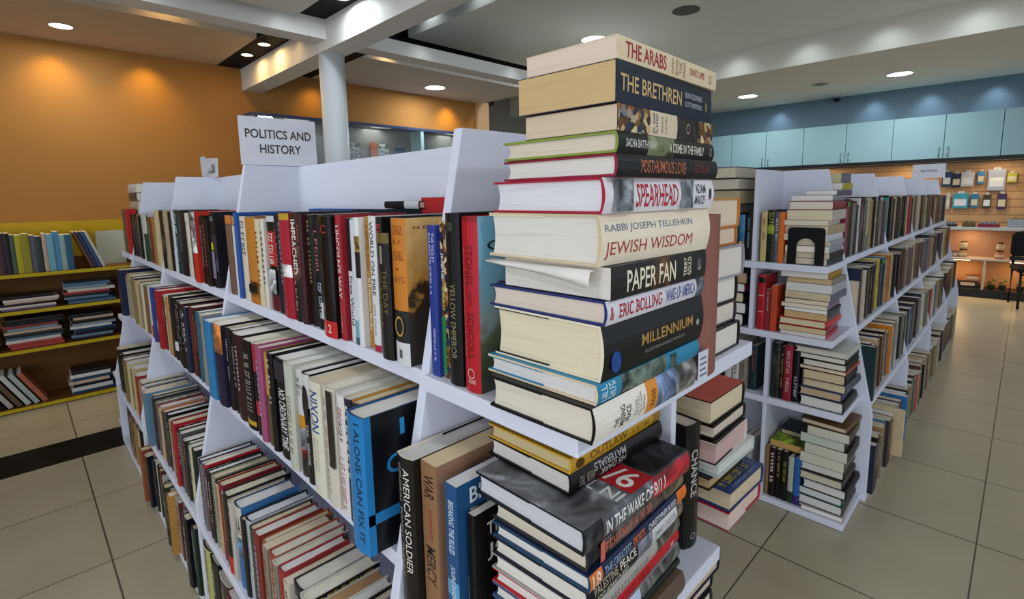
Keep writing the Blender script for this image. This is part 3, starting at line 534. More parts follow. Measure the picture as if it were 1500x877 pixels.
# right half of the near end: a thick brown spine, a stack with spines to the aisle, another below
t = stand((0.752, 0.348, 1.0855), -90, bk(0.066, 0.262, 0.165, '#8a5a4e', pages='#ddd0bc', rough=0.6), 'thick plain brown hardback standing upright behind the tall corner stack', EG)
m = MB(); m.box((-0.020, -0.0115, 0.004), (0.012, -0.0105, 0.052)); o = m.build('price_tag', mat('#d3d6e2', 0.5), t); o['label'] = 'white paper tag stuck on the spine'
m = MB()
for r in range(4): m.box((-0.016, -0.0119, 0.012+0.009*r), (0.008-0.004*(r % 2), -0.0116, 0.015+0.009*r))
m.build('tag_print', mat('#6a6e78', 0.6), t)
RS = [bk(.049, .245, .165, '#1b1b1e', pages='#dcd6cc'), bk(.040, .24, .160, '#4a3244', pages='#d8cec0'), bk(.049, .245, .165, '#161618', pages='#dcd8d0'), bk(.058, .25, .168, '#8f9096', pages='#d8d0c8'), bk(.034, .24, .160, '#b8742c', pages='#dec8ae'), bk(.053, .25, .170, '#c8802e', pages='#dfcdb4')]
RL_ = ['black hardback', 'dark plum hardback', 'black hardback with white pages', 'grey hardback', 'narrow amber hardback', 'thick orange hardback']
z = 1.0855
for k, s in enumerate(RS):
    make_book(M_lie((0.997+random.uniform(-.006, .006), 0.385+random.uniform(-.01, .01), z), random.uniform(-2, 2), s['T'], s['L']), s, fit_label(RL_[k], ORD[len(RS)-k], '', 'the pages-out pile behind the brown book'), EG)
    z += s['T']+.0006
RS = [(0.0401, bk(.040, .25, .168, '#9a2230', board='#a02434', pages='#d2bcae', flap='#d8d6d4'), 'red boarded hardback with pinkish pages'),
      (0.0501, bk(.042, .245, .165, '#1f3c78', front='#1f3c6c', board='#24366e', pages='#c9b798', front_titles=[('~13', .10, .83, .92, .93, '#b8b03c'), ('~16', .12, .955, .84, .98, '#8fa0c0')]), 'navy hardback with yellow cover lettering'),
      (-.012, bk(.026, .235, .16, '#2e2a26', pages='#b89c74'), 'dark hardback with brown pages'),
      (.016, bk(.030, .245, .175, '#d6d8d4', front='#d2d6d2', pages='#cfd2cc', flap='#bcc8c4'), 'white hardback sticking out'),
      (-.01, bk(.048, .245, .165, '#2a2022', board='#d9cfca', pages='#c8a8a2', flap='#3a2226'), 'thick hardback with pink pages'),
      (0.0, bk(.030, .24, .165, '#1b1a1c', pages='#d4c4b4', flap='#241a1a'), 'black hardback with cream pages'),
      (-.004, bk(.050, .24, .165, '#1c1a1b', front='#b8412a', pages='#d6c6a6'), 'thick hardback with an orange-red top cover')]
z = 0.7005
for k, (dx, s, look) in enumerate(RS):
    make_book(M_lie((1.118+min(dx, .016), 0.408+random.uniform(-.006, .008)-abs(dx), z), random.uniform(-2, 2), s['T'], s['L']), s, fit_label(look, ORD[len(RS)-k], '', 'the pile beside the upright black book'), EG)
    z += s['T']+.0006
stand((0.853, 0.412, 0.7005), -98, bk(0.046, 0.250, 0.14, '#161617', pages='#cfc2b4', front='#8a7a3a', spine=[(0, 1, '#171718')], titles=[('CHANCE', .20, .58, .3, .72, '#bdbab4'), ('', .88, .93, .35, .65, '#a8a6a2', 'ring')], back='#1a1818'), 'black hardback standing upright, white title running down, at the unit corner', EG)
RS = [bk(.040, .24, .15, '#2c3a54', pages='#d0c4ac'), bk(.044, .24, .15, '#4a2a30', pages='#d4c8b8'), bk(.046, .235, .15, '#22262c', pages='#cfc6b6'), bk(.047, .24, .15, '#6a5a48', pages='#cdbfa4'), bk(.044, .24, .15, '#1d2a3a', pages='#d0c6b2'), bk(.045, .24, .15, '#22202a', front='#9a1e50', pages='#d0bfae'), bk(.046, .24, .15, '#20264a', front='#2a3058', pages='#c7b296')]
RL_ = ['blue-grey hardback', 'dark wine hardback', 'charcoal hardback', 'khaki hardback', 'dark slate hardback', 'black hardback with a magenta cover', 'navy hardback with tan pages']
z = 0.3455
for k, s in enumerate(RS):
    make_book(M_lie((0.955+random.uniform(-.006, .006), 0.392+random.uniform(-.01, .01), z), random.uniform(-4, 4), s['T'], s['L']), s, fit_label(RL_[k], ORD[len(RS)-k], '', 'the pile under the lowest visible end shelf'), EG)
    z += s['T']+.0006
z = 0.3455
for k, (s, look) in enumerate([(bk(.044, .2, .15, '#44505a', pages='#cfc3a8'), 'grey-blue hardback'), (bk(.044, .2, .15, '#5a4a3a', pages='#cbbd9c'), 'brown hardback'), (bk(.044, .2, .15, '#2a4a3a', pages='#cfc2a4'), 'green hardback'), (bk(.044, .2, .15, '#3a2a2a', pages='#cbbd9c'), 'dark red hardback'), (bk(.044, .2, .15, '#28302a', pages='#cbbd9c'), 'dark olive hardback'), (bk(.046, .2, .15, '#1d3c40', pages='#d2bd90', front='#c9b88c'), 'dark teal hardback')]):
    make_book(M_lie((0.788, 0.372, z), 0, s['T'], s['L']), s, fit_label(look, ORD[6-k], '', 'the low pile at the photo bottom edge'), EG)
    z += s['T']+.0006

# ------------------------------------------------------------------ rows of books
def jit(s, d): return s + random.uniform(-d, d)
LETT = ['#cfcac0', '#b89a58', '#d8d4cc', '#b0564a', '#9fb2c4']
def auto_marks(col, T, L):
    r, g, b = (int(col.lstrip('#')[i:i+2], 16) for i in (0, 2, 4)); dark = r*0.3+g*0.6+b*0.1 < 120
    c = random.choice(LETT if dark else ['#3a342e', '#8c2a26', '#2c3c64', '#4a443c'])
    a0 = random.choice((.06, .1, .14)); return (c, random.randint(9, 17), a0, a0+random.uniform(.45, .7), random.choice((.32, .4, .5)))
def row_along_y(unit, bay, xf, z, items, group, start_ord=1, tilt=0.8):
    """spines face -X; items from the near end: (y_low, y_high, length, colour, look, extra)"""
    for k, (y0, y1, L, col, look, ex) in enumerate(items):
        T = max(0.010, y1-y0-0.0012); kw = dict(ex)
        if 'titles' not in kw and kw.get('marks', 1) is not None and 'spine' not in kw: kw['marks'] = kw.get('marks') or auto_marks(col, T, L)
        kw.setdefault('pages', random.choice(PAGE_TONES)); dx = kw.pop('dx', random.uniform(-.006, .006)); W = kw.pop('W', random.uniform(.150, .172)); tl = kw.pop('tilt', random.uniform(-tilt, tilt))
        if not kw.get('soft') and 'flap' not in kw: kw['flap'] = random.choice((col, col, '#1a1a1c', '#c9c5bc'))
        s = bk(T, L, W, col, **kw)
        stand((xf+dx, y1-0.0006, z+0.0006), 180, s, fit_label(look, ORD[start_ord+k], 'near end', unit, bay), group, 0.0)
def row_along_x(unit, bay, yf, z, items, group, start_ord=1):
    for k, (x0, x1, L, col, look, ex) in enumerate(items):
        T = max(0.010, x1-x0-0.0012); kw = dict(ex)
        if 'titles' not in kw and 'spine' not in kw: kw['marks'] = auto_marks(col, T, L)
        kw.setdefault('pages', random.choice(PAGE_TONES)); dy = kw.pop('dx', random.uniform(-.008, .008)); W = kw.pop('W', random.uniform(.14, .165)); tl = kw.pop('tilt', random.uniform(-.8, .8))
        if not kw.get('soft') and 'flap' not in kw: kw['flap'] = random.choice((col, '#1a1a1c', '#c9c5bc'))
        s = bk(T, L, W, col, **kw)
        stand((x0+0.0006, yf+dy, z+0.0006), -90, s, fit_label(look, ORD[start_ord+k], 'near end', unit, bay), group, 0.0)
def fill(a, b, specs):
    """specs (t, length, colour, look, extra) scaled to fill a..b"""
    tot = sum(s[0] for s in specs); f = (b-a)/tot; out = []; p = a
    for t, L, c, look, ex in specs: out.append((p, p+t*f, L, c, look, ex)); p += t*f
    return out
S_ = dict(soft=True)
slim = [('#1c1c1e', 'black hardback', {}), ('#c4bca8', 'cream paperback', S_), ('#3a2a2c', 'maroon brown hardback', {}), ('#2a3444', 'slate blue hardback', {}), ('#8a8272', 'stone paperback', S_), ('#26282c', 'charcoal hardback', {}), ('#b4ac98', 'pale buff paperback', S_), ('#4a4034', 'umber hardback', {}), ('#a8aab0', 'light grey paperback', S_), ('#5a2a28', 'oxblood paperback', S_)]
def thicken(specs, n, L):
    out = []; extra = n-len(specs); c = random.randint(0, 9)
    for k, sp in enumerate(specs):
        out.append(sp)
        for j in range(extra*(k+1)//len(specs)-extra*k//len(specs)):
            c += random.choice((1, 2, 3)); h_, nm, ex = slim[c % 10]; out.append((random.uniform(.022, .038), L+random.uniform(-.014, .010), h_, nm, ex))
    return out
MG = ['books on the top politics shelf', 'books on the second politics shelf', 'books on the third politics shelf', 'books on the lowest politics shelf']
# top shelf, front bay (near to far)
T1 = 'top politics shelf'
items = [
 (.741, .787, .262, '#3a3a3c', 'thick orange and grey hardback with a golden cover', dict(dx=-.010, spine=[(0, .62, '#c47a2a'), (.62, .84, '#38383a'), (.84, 1, '#cfd0d2')], front='#c89a50', fkind='goldbattle', titles=[('~6', .05, .11, .12, .88, '#8c4a18', 'h', 0), ('~3', .14, .17, .2, .8, '#8c4a18', 'h', 0), ('~6', .22, .28, .12, .88, '#8c4a18', 'h', 0), ('', .33, .345, .4, .6, '#8c4a18', 'disc'), ('~5', .39, .43, .12, .88, '#8c4a18', 'h', 0), ('', .66, .80, .2, .8, '#b8964c', 'ring'), ('', .89, .95, .42, .6, '#5a5a5c', 'bar')], front_titles=[('N E W', .10, .925, .44, .945, '#6a4a24'), ('C', .30, .27, .58, .42, '#c8702a')])),
 (.792, .834, .235, '#2a2722', 'dark olive hardback with gold lettering', dict(dx=-.012, spine=[(0, .08, '#6a5a2c'), (.08, 1, '#2b2822')], titles=[('THE DAY', .28, .64, .52, .82, '#6e6034', 'd', 0), ('OF BATTLE', .28, .74, .15, .44, '#6e6034', 'd', 0), ('', .10, .24, .4, .6, '#8a8478', 'bar')])),
 (.834, .856, .262, '#1c1a1b', 'black hardback with red and cream lettering', dict(titles=[('RUSSIAN', .05, .34, .18, .82, '#b22a2c'), ('ROULETTE', .37, .68, .18, .82, '#c9bf98'), ('MICHAEL ISIKOFF', .70, .93, .3, .66, '#c9bf98')])),
 (.857, .884, .264, '#d6d7da', 'white hardback with grey block lettering', dict(spine=[(0, .95, '#d6d7da'), (.95, 1, '#a82440')], titles=[('WORLD ON FIRE', .04, .58, .3, .76, '#3c4250'), ('AMY CHUA', .64, .88, .35, .66, '#6f7b8c', 'd', 0)])),
 (.885, .912, .262, '#a8792f', 'tan gold hardback with white lettering', dict(titles=[('A BETTER INDIA', .06, .40, .3, .7, '#7a5014', 'd', 0), ('N R Narayana Murthy', .46, .86, .3, .72, '#e4dac0')])),
 (.912, .934, .260, '#dcdcdc', 'white hardback with a black and gold photo', dict(spine=[(0, .14, '#dcdcdc'), (.14, .26, '#b8923c', 'photo'), (.26, .46, '#1d1d20'), (.46, 1, '#dcdcdc')], titles=[])),
 (.934, .950, .255, '#ccd0da', 'pale lavender paperback with a teal foot', dict(soft=True, spine=[(0, .8, '#ccd0da'), (.8, .94, '#6fa4b4'), (.94, 1, '#3a5a6a')], titles=[])),
 (.951, .974, .258, '#c9ccd0', 'grey-white paperback with dark lettering', dict(soft=True, spine=[(0, .42, '#23262c'), (.42, 1, '#d2d5d8')], titles=[('Free World', .46, .86, .2, .74, '#2f3f58')])),
 (.974, .984, .25, '#2c5560', 'thin teal paperback', dict(soft=True)),
 (.984, 1.009, .264, '#9a2430', 'dark red hardback with cream capitals', dict(dx=-.008, titles=[("LINCOLN'S WAY", .08, .66, .25, .78, '#e0d2c4'), ('~13', .70, .94, .3, .6, '#c8988c', 'd', 0)])),
 (1.010, 1.073, .262, '#121214', 'thick glossy black hardback with a red foot', dict(dx=-.016, rough=.18, spine=[(0, .86, '#121214'), (.86, 1, '#c02a26')], titles=[('', .72, .86, .06, .24, '#c2c4c6', 'bar'), ('2', .89, .96, .5, .7, '#e0cfc8', 'h'), ('C', .07, .14, .38, .72, '#a02a28', 'h')])),
 (1.074, 1.105, .256, '#141518', 'black hardback with dull red lettering', dict(titles=[('~9', .1, .55, .3, .7, '#6a2a2e', 'd', 0)])),
 (1.106, 1.141, .258, '#17181c', 'black hardback with pink and pale blue lettering', dict(titles=[('~9', .58, .9, .45, .8, '#b6c6d8'), ('~6', .12, .5, .3, .7, '#b86a78', 'd', 0)])),
 (1.142, 1.184, .262, '#1a1815', 'black hardback with small gold lettering', dict(marks=('#8c7a4c', 15, .05, .62, .4))),
 (1.185, 1.216, .264, '#4a2228', 'maroon hardback with faint lettering', {}),
 (1.217, 1.261, .266, '#3a2a28', 'dark maroon hardback with bold white title', dict(spine=[(0, .3, '#4a2426'), (.3, .62, '#5a3a34', 'smoke'), (.62, 1, '#231c1d')], titles=[('IMPEACHED', .06, .56, .28, .80, '#d8d6c8'), ('~10', .62, .90, .3, .55, '#c0b8a8')])),
 (1.262, 1.328, .264, '#a01e30', 'crimson hardback with a white emblem and yellow head', dict(spine=[(0, .06, '#c09a2c'), (.06, .48, '#a82036'), (.48, .60, '#d8c8c4', 'photo'), (.60, 1, '#a01c30')], titles=[])),
 (1.329, 1.344, .266, '#2a3340', 'dark slate hardback', {}),
 (1.345, 1.383, .258, '#1c2230', 'navy hardback with a pale cover edge', dict(front='#c8ccd2')),
 (1.384, 1.447, .256, '#1b1b1e', 'black hardback with a red title panel', dict(spine=[(0, .06, '#c9cdd0'), (.06, .16, '#1b1b1e'), (.16, .52, '#b0202c'), (.52, .84, '#17171a'), (.84, 1, '#5a1420')], titles=[('~9', .18, .50, .25, .75, '#e0dcd8'), ('', .56, .82, .1, .9, '#c9cdd2', 'bar', 'photo')])),
 (1.448, 1.477, .248, '#d0ccc0', 'off-white hardback with brown lettering', {}),
 (1.478, 1.513, .246, '#cfc2a0', 'cream hardback', {}),
 (1.514, 1.606, .250, '#b8762c', 'broad orange hardback with black figures at the foot', dict(spine=[(0, .74, '#bd7c30'), (.74, .92, '#7a4c1c', 'photo'), (.92, 1, '#b5702a')], titles=[('', .78, .88, .1, .8, '#241a12', 'bar', 'photo')])),
 (1.607, 1.668, .252, '#cfc9b8', 'cream hardback with dark vertical capitals', dict(titles=[('~7', .06, .46, .3, .76, '#4a4a44')])),
 (1.669, 1.698, .262, '#23509a', 'royal blue hardback with small white lettering', {}),
 (1.700, 1.748, .250, '#c8ced2', 'white hardback with a tan edge', dict(spine=[(0, .12, '#c07a3c'), (.12, 1, '#ccd0d2')])),
 (1.750, 1.812, .252, '#6a4a3a', 'brown hardback with an orange head', dict(spine=[(0, .10, '#c87838'), (.10, 1, '#6f5548')])),
]
row_along_y(T1, 'front bay', .485, 1.085, items, MG[0], tilt=.5)
# top shelf, middle bay
items = [
 (1.930, 1.99, .262, '#22222a', 'black hardback with a lavender lower half', dict(spine=[(0, .3, '#22232c'), (.3, .62, '#3a3844'), (.62, .78, '#4a4858'), (.78, 1, '#23222a')], titles=[('GI', .06, .12, .2, .8, '#7f95a8', 'h'), ('', .40, .50, .3, .7, '#c8c020', 'bar'), ('', .52, .88, .2, .8, '#7c7890', 'bar')])),
 (1.990, 2.045, .24, '#2a211e', 'dark brown hardback with pale emblem', {}),
 (2.046, 2.12, .246, '#151416', 'black hardback', {}),
 (2.122, 2.188, .262, '#b02a22', 'grey and red hardback with a portrait', dict(dx=-.012, spine=[(0, .38, '#8d8f95', 'photo'), (.38, .58, '#b8b8b8', 'photo'), (.58, 1, '#b82c1e')], titles=[])),
 (2.190, 2.277, .258, '#4a2a28', 'dark maroon hardback with pale lettering', {}),
 (2.278, 2.342, .254, '#cbc6b8', 'cream hardback with brown lettering', {}),
 (2.343, 2.452, .262, '#1a2436', 'navy hardback with white lettering', {}),
 (2.454, 2.517, .264, '#244a50', 'dark teal hardback with white capitals', dict(titles=[('~5', .06, .36, .25, .75, '#c8d4d2'), ('~9', .42, .8, .3, .7, '#8fb0b0', 'd', 0)])),
 (2.519, 2.578, .26, '#c8ccd0', 'white hardback with grey lettering', {}),
 (2.580, 2.616, .258, '#232020', 'black hardback with a cream edge', {}),
 (2.617, 2.70, .262, '#a89c80', 'khaki hardback', {}),
 (2.70, 2.775, .262, '#2e2a28', 'brown-black hardback with a photo', dict(spine=[(0, .4, '#2e2a28'), (.4, .8, '#4a443c', 'photo'), (.8, 1, '#2a2624')])),
]
row_along_y(T1, 'middle bay', .485, 1.085, items, MG[0], tilt=.5)
items = fill(2.815, 3.60, thicken([(.07, .258, '#c8b88c', 'pale straw hardback', {}), (.07, .225, '#a07848', 'tan hardback', {}), (.07, .225, '#7a2a22', 'brick red hardback', {}), (.09, .235, '#2a5a3a', 'green hardback with a white head', dict(spine=[(0, .4, '#c9ccc0'), (.4, 1, '#245038')])), (.08, .238, '#c8cccc', 'white hardback', {}), (.07, .235, '#7a5844', 'brown hardback', {}), (.08, .235, '#1a1a1c', 'black hardback', {})], 12, 0.235))
row_along_y(T1, 'far bay', .485, 1.085, items, MG[0], tilt=.5)
stand((.482, 3.745, 1.0855), 180, bk(.055, .262, .045, '#b82a28'), 'bright red hardback past the last upright at the far end', MG[0])
stand((.482, 3.85, 1.0855), 180, bk(.05, .262, .045, '#6a5e4c'), 'grey-brown hardback past the last upright at the far end', MG[0])
z = 1.0855
for k, (t, c, w) in enumerate([(.05, '#8a7a5a', 'khaki hardback'), (.05, '#c8c0ac', 'cream hardback'), (.05, '#3a3a40', 'charcoal hardback'), (.05, '#c9c9c4', 'white hardback'), (.05, '#6a5a4a', 'brown hardback'), (.055, '#b8aa8c', 'buff hardback'), (.05, '#4a4a50', 'slate hardback'), (.05, '#cfd0d0', 'off-white hardback')]):
    make_book(M_lie((.535, 3.90, z), 180, t, .23), bk(t, .23, .15, c), fit_label(w, ORD[8-k], '', 'the pile at the far end'), MG[0]); z += t+.0006
# face-out and spare books behind the top row
stand((.727, 1.655, 1.0855), 90, bk(.03, .268, .30, '#1f4f8c', front='#23569a', front_titles=[('HOT', .15, .84, .62, .93, '#d8dce0'), ('', .1, .1, .9, .7, '#2a5aa0', 'bar')]), 'large blue cover facing out behind the orange and white spines, front bay', MG[0])
stand((.727, 1.160, 1.0855), 90, bk(.034, .270, .152, '#20424e', front='#1d3f4c', pages='#c9c4b8'), 'dark teal cover facing out behind the black books, front bay', MG[0])
stand((.727, 1.352, 1.0855), 90, bk(.034, .268, .19, '#1c3a4a', front='#1b3644', pages='#c9c4b8'), 'petrol blue cover facing out behind the crimson book, front bay', MG[0])
stand((.727, 1.004, 1.0855), 90, bk(.036, .297, .255, '#b8242c', front='#b62c30', pages='#d8d0c8', front_titles=[('M', .50, .80, .62, .88, '#e2d8d4'), ('DA', .45, .68, .68, .76, '#e2d8d4')]), 'tall red cover facing out behind the orange book, front bay', MG[0])
make_book(M_lie((.675, 1.14, 1.0855+.2715), 180, .018, .15), bk(.018, .15, .058, '#20262e', spine=[(0, .6, '#20262e'), (.6, 1, '#c9ccd0')]), 'small dark and white book lying flat on top of the teal cover', MG[0])

stand((.700, 1.985, 1.0855), 180, bk(.045, .288, .03, '#1b2436', pages='#c9c4b8'), 'slim navy book peeping up behind the middle bay of the top politics shelf', MG[0])

# second shelf, front bay
T2 = 'second politics shelf'
items = [
 (.735, .795, .248, '#1f78b4', 'thick bright blue and black hardback', dict(dx=-.030, spine=[(0, 1, '#2279b6')], front='#14181f', pages='#dedad4', flap='#1a4a78', titles=[('I ALONE CAN FIX IT', .05, .92, .55, .80, '#122a44'), ('CAROL LEONNIG', .10, .60, .18, .34, '#5aa4d2', 'd', 0), ('PHILIP RUCKER', .62, .95, .18, .34, '#5aa4d2', 'd', 0)], front_titles=[('I', .44, .80, .50, .92, '#2a86c4'), ('CAN', .25, .54, .95, .68, '#2a86c4'), ('', 0.0, .22, 1, .30, '#2279b6', 'bar'), ('', 0.0, 0.0, .08, 1, '#2279b6', 'bar')])),
 (.799, .831, .246, '#2a3040', 'navy hardback with silver lettering and an ochre foot', dict(spine=[(0, .74, '#2b3142'), (.74, 1, '#9a742a')], pages='#d4c9a8', flap='#b8862c', titles=[('A GUEST AT THE', .16, .62, .4, .75, '#a8aebc', 'd', 0)])),
 (.833, .862, .245, '#252a3c', 'dark indigo hardback', {}),
 (.864, .898, .242, '#d8d4d0', 'white hardback with red lettering', dict(titles=[('GEORGE F', .10, .38, .3, .72, '#7c2a30'), ('~13', .52, .95, .25, .75, '#a8545a')])),
 (.900, .951, .246, '#cdc8b8', 'cream hardback with a black title band', dict(spine=[(0, 1, '#cdc8b8')], titles=[('', .02, .66, .5, .96, '#26241f', 'bar'), ('~14', .08, .62, .58, .88, '#b8ac84', 'd', 0), ('~15', .1, .9, .1, .42, '#9a6a5c', 'd', 0)])),
 (.954, 1.012, .244, '#d4d2c0', 'thick ivory hardback with tall blue capitals', dict(titles=[('NIXON', .08, .44, .25, .82, '#2f4f8c'), ('~7', .5, .8, .3, .7, '#b4b09c', 'd', 0)])),
 (1.016, 1.055, .246, '#2a2a30', 'black photo hardback with a silhouette', dict(spine=[(0, .3, '#c8c8c6'), (.3, 1, '#26262c')], titles=[('', .10, .42, .2, .9, '#1c1c20', 'disc'), ('~8', .46, .82, .4, .7, '#b8b4ac')])),
 (1.057, 1.098, .246, '#c6c6c2', 'grey-white hardback with an orange square and city photo', dict(spine=[(0, .42, '#c9c9c6'), (.42, .54, '#c8861e'), (.54, .74, '#7a8088', 'photo'), (.74, .82, '#b84034', 'photo'), (.82, 1, '#4a4a4a', 'photo')], titles=[('THE', .08, .12, .2, .7, '#4a4a48', 'h'), ('WORLD', .14, .18, .1, .9, '#4a4a48', 'h'), ('~3', .20, .24, .2, .7, '#4a4a48', 'h')])),
 (1.100, 1.149, .248, '#b9bcae', 'sage grey hardback with olive lettering', dict(titles=[('~11', .3, .86, .3, .75, '#7a7a5c', 'd', 0)])),
 (1.152, 1.224, .244, '#1c1c20', 'black and white hardback with bold slanted title', dict(titles=[('NO ORDINARY TIME', .30, .90, .3, .8, '#d0d0d0'), ('', .02, .22, .1, .9, '#2a2a38', 'bar')])),
 (1.226, 1.262, .246, '#161617', 'black hardback with small grey lettering', {}),
 (1.264, 1.294, .240, '#a0742e', 'ochre and khaki hardback', dict(spine=[(0, .45, '#b8843a'), (.45, 1, '#5a4c2c')])),
 (1.296, 1.337, .246, '#9a4a72', 'mauve pink hardback', dict(pages='#d9cfc6')),
 (1.339, 1.383, .246, '#a8304a', 'raspberry hardback with black lower half', dict(spine=[(0, .3, '#9c2a3c'), (.3, .62, '#1c1a1c'), (.62, .78, '#b0283c'), (.78, 1, '#1c1a1c')])),
 (1.385, 1.457, .244, '#1a1a1c', 'black hardback with cream spine lettering and yellow foot', dict(spine=[(0, .9, '#1b1b1d'), (.9, .95, '#c09a24'), (.95, 1, '#1b1b1d')], titles=[('~15', .15, .8, .4, .8, '#a8a294')])),
 (1.459, 1.533, .246, '#3c1c22', 'dark maroon hardback', {}),
 (1.535, 1.570, .248, '#151517', 'black hardback with vertical grey capitals', dict(titles=[('~11', .2, .7, .3, .75, '#8a8a88')])),
 (1.571, 1.611, .248, '#1c1d20', 'charcoal hardback', {}),
 (1.613, 1.699, .250, '#2a2244', 'indigo hardback with an orange head', dict(spine=[(0, .35, '#b06a34', 'smoke'), (.35, 1, '#2a2046')], dx=-.008)),
 (1.701, 1.790, .244, '#2a7ab0', 'bright blue hardback', dict(dx=-.012, marks=None)),
]
row_along_y(T2, 'front bay', .405, .775, items, MG[1])
items = fill(1.852, 2.783, thicken([(.05, .24, '#8a8578', 'stone grey hardback', {}), (.055, .242, '#2a5a70', 'teal hardback', {}), (.07, .246, '#5a2024', 'dark red hardback', {}), (.05, .24, '#22324a', 'navy hardback', {}), (.06, .246, '#18181a', 'black hardback with white lettering', {}), (.05, .24, '#2a2c30', 'charcoal hardback', {}), (.06, .246, '#141416', 'black hardback with a white label', dict(spine=[(0, .7, '#151517'), (.7, .85, '#c8ccd0'), (.85, 1, '#151517')])),
  (.07, .238, '#b08a58', 'tan hardback', {}), (.05, .236, '#cdbfa0', 'cream hardback', {}), (.07, .246, '#a02028', 'bright red hardback', dict(dx=-.01)), (.05, .244, '#3a2a5a', 'purple hardback with a red and white foot', dict(spine=[(0, .6, '#2a3a80'), (.6, .78, '#c8c4c0'), (.78, 1, '#8a2030')])), (.055, .244, '#2a3f88', 'blue hardback', {}), (.06, .24, '#c8ccd2', 'white hardback with a red foot', dict(spine=[(0, .75, '#ccd0d6'), (.75, 1, '#a03038')]))], 21, 0.24))
row_along_y(T2, 'middle bay', .405, .775, items, MG[1])
items = fill(2.815, 3.55, thicken([(.06, .225, '#7a5a40', 'brown hardback', {}), (.05, .232, '#cfc4a4', 'cream hardback with tan lettering', {}), (.05, .23, '#b8a478', 'straw hardback', {}), (.06, .235, '#8a7a58', 'khaki hardback', {}), (.06, .238, '#d0c6a8', 'ivory hardback', {}), (.05, .238, '#a8946a', 'buff hardback', {}), (.1, .25, '#1f2c54', 'navy hardback', dict(dx=-.02, marks=None))], 12, 0.23))
row_along_y(T2, 'far bay', .405, .775, items, MG[1])
# third shelf
T3 = 'third politics shelf'
items = fill(.722, 1.822, thicken([(.04, .22, '#c8b48c', 'cream hardback with tan flaps', dict(flap='#a8784a')), (.034, .222, '#d0c8b0', 'pale hardback with an olive stripe', dict(flap='#8a7a2a')), (.035, .226, '#d6d3cc', 'off-white hardback with a charcoal flap', dict(flap='#26262a')), (.04, .228, '#7f8286', 'grey jacketed hardback with small capitals', dict(front='#8a8d90', flap='#6b6e72')), (.036, .23, '#20242c', 'black hardback with white pages', dict(pages='#dcdcda')),
  (.05, .222, '#8a5a3c', 'tan leather-look hardback', dict(front='#a87c58', pages='#b08a62')), (.045, .232, '#161414', 'black hardback with yellow cover lettering', dict(front='#191616', pages='#e0dccc', front_titles=[('~18', .06, .90, .92, .97, '#b8a83c')])), (.06, .23, '#3a3a3c', 'black and white photo hardback', dict(skind='photo', fkind='photo', front='#77777a', pages='#dcd8ce')), (.04, .228, '#9a2a30', 'red spined hardback with white pages', dict(pages='#e0dcd8')),
  (.034, .226, '#7a7468', 'stone hardback', dict(pages='#d8d0c0')), (.045, .228, '#9a4a34', 'rust red hardback', dict(flap='#a04a34', pages='#ddd5c8')), (.03, .226, '#8a6a4a', 'light brown hardback', dict(flap='#a05034')), (.045, .232, '#7a2c26', 'brick red boarded hardback', dict(flap='#8c3428', pages='#dedbd4')), (.034, .23, '#55504a', 'taupe hardback', {}), (.05, .236, '#a8b0b4', 'silver grey hardback with a black flap', dict(flap='#20242a', pages='#d8dade')),
  (.065, .238, '#bdb9a8', 'ivory and blue hardback with large black capitals', dict(spine=[(0, .38, '#c4c1b2'), (.38, .62, '#5a8ab8', 'smoke'), (.62, 1, '#2a64a0')], front='#3a74ac', flap='#2a4a6a', pages='#dcdcda', titles=[('A A', .12, .34, .3, .8, '#1f2226', 'h')])),
  (.036, .23, '#b8b0a4', 'pale hardback with an orange sticker', dict(front='#c0b8ac', pages='#d8ccb0', front_titles=[('', .05, .86, .22, .97, '#d0802a', 'bar')])), (.05, .236, '#2a2a2c', 'smoky black hardback with a red foot', dict(spine=[(0, .78, '#2c2c2e', 'smoke'), (.78, 1, '#b81e22')], pages='#d8cfb8')), (.045, .234, '#7a2028', 'maroon hardback with cream pages', dict(pages='#d8c8a8', flap='#7a1c24')), (.045, .222, '#b89878', 'beige hardback', dict(pages='#b8946a')),
  (.04, .226, '#8a8a78', 'dull green-grey hardback', dict(front='#7c7f70')), (.035, .228, '#161617', 'black hardback with white vertical lettering', {}), (.034, .232, '#b01828', 'scarlet hardback', dict(titles=[('~4', .4, .7, .3, .7, '#d8a8a8')])), (.034, .226, '#6a6a70', 'mid grey hardback', dict(flap='#2a2a60')), (.036, .224, '#2a2f50', 'navy hardback with pale pages', {})], 32, 0.226))
row_along_y(T3, 'front bay', .345, .345, items, MG[2])
items = fill(1.852, 2.783, thicken([(.05, .225, '#2a3a34', 'dark green hardback', {}), (.05, .22, '#c0b890', 'straw hardback', {}), (.045, .222, '#2a2a2c', 'black hardback', {}), (.05, .225, '#55555c', 'grey hardback', {}), (.06, .24, '#9a1e2a', 'red cover with script lettering', dict(front='#a01e28', front_titles=[('~8', .2, .84, .9, .95, '#d8b8b0')])), (.05, .228, '#8a5a44', 'copper brown hardback', {}), (.05, .23, '#1c1c1e', 'black hardback with white pages', dict(pages='#dedede')), (.05, .225, '#4a4a46', 'olive grey hardback', dict(flap='#b04a34')), (.06, .225, '#b89a74', 'biscuit hardback', dict(flap='#a03428')), (.05, .222, '#5a5a5c', 'slate hardback', {}), (.05, .228, '#3a3a3c', 'dark grey hardback', dict(pages='#9a9488')), (.09, .236, '#5a7a94', 'steel blue hardback leaning out', dict(dx=-.02, marks=None)), (.05, .22, '#c8c8c4', 'white hardback', dict(flap='#1c1c20')), (.05, .222, '#c9c9c6', 'off-white hardback', dict(flap='#1c2a40'))], 27, 0.226))
row_along_y(T3, 'middle bay', .345, .345, items, MG[2])
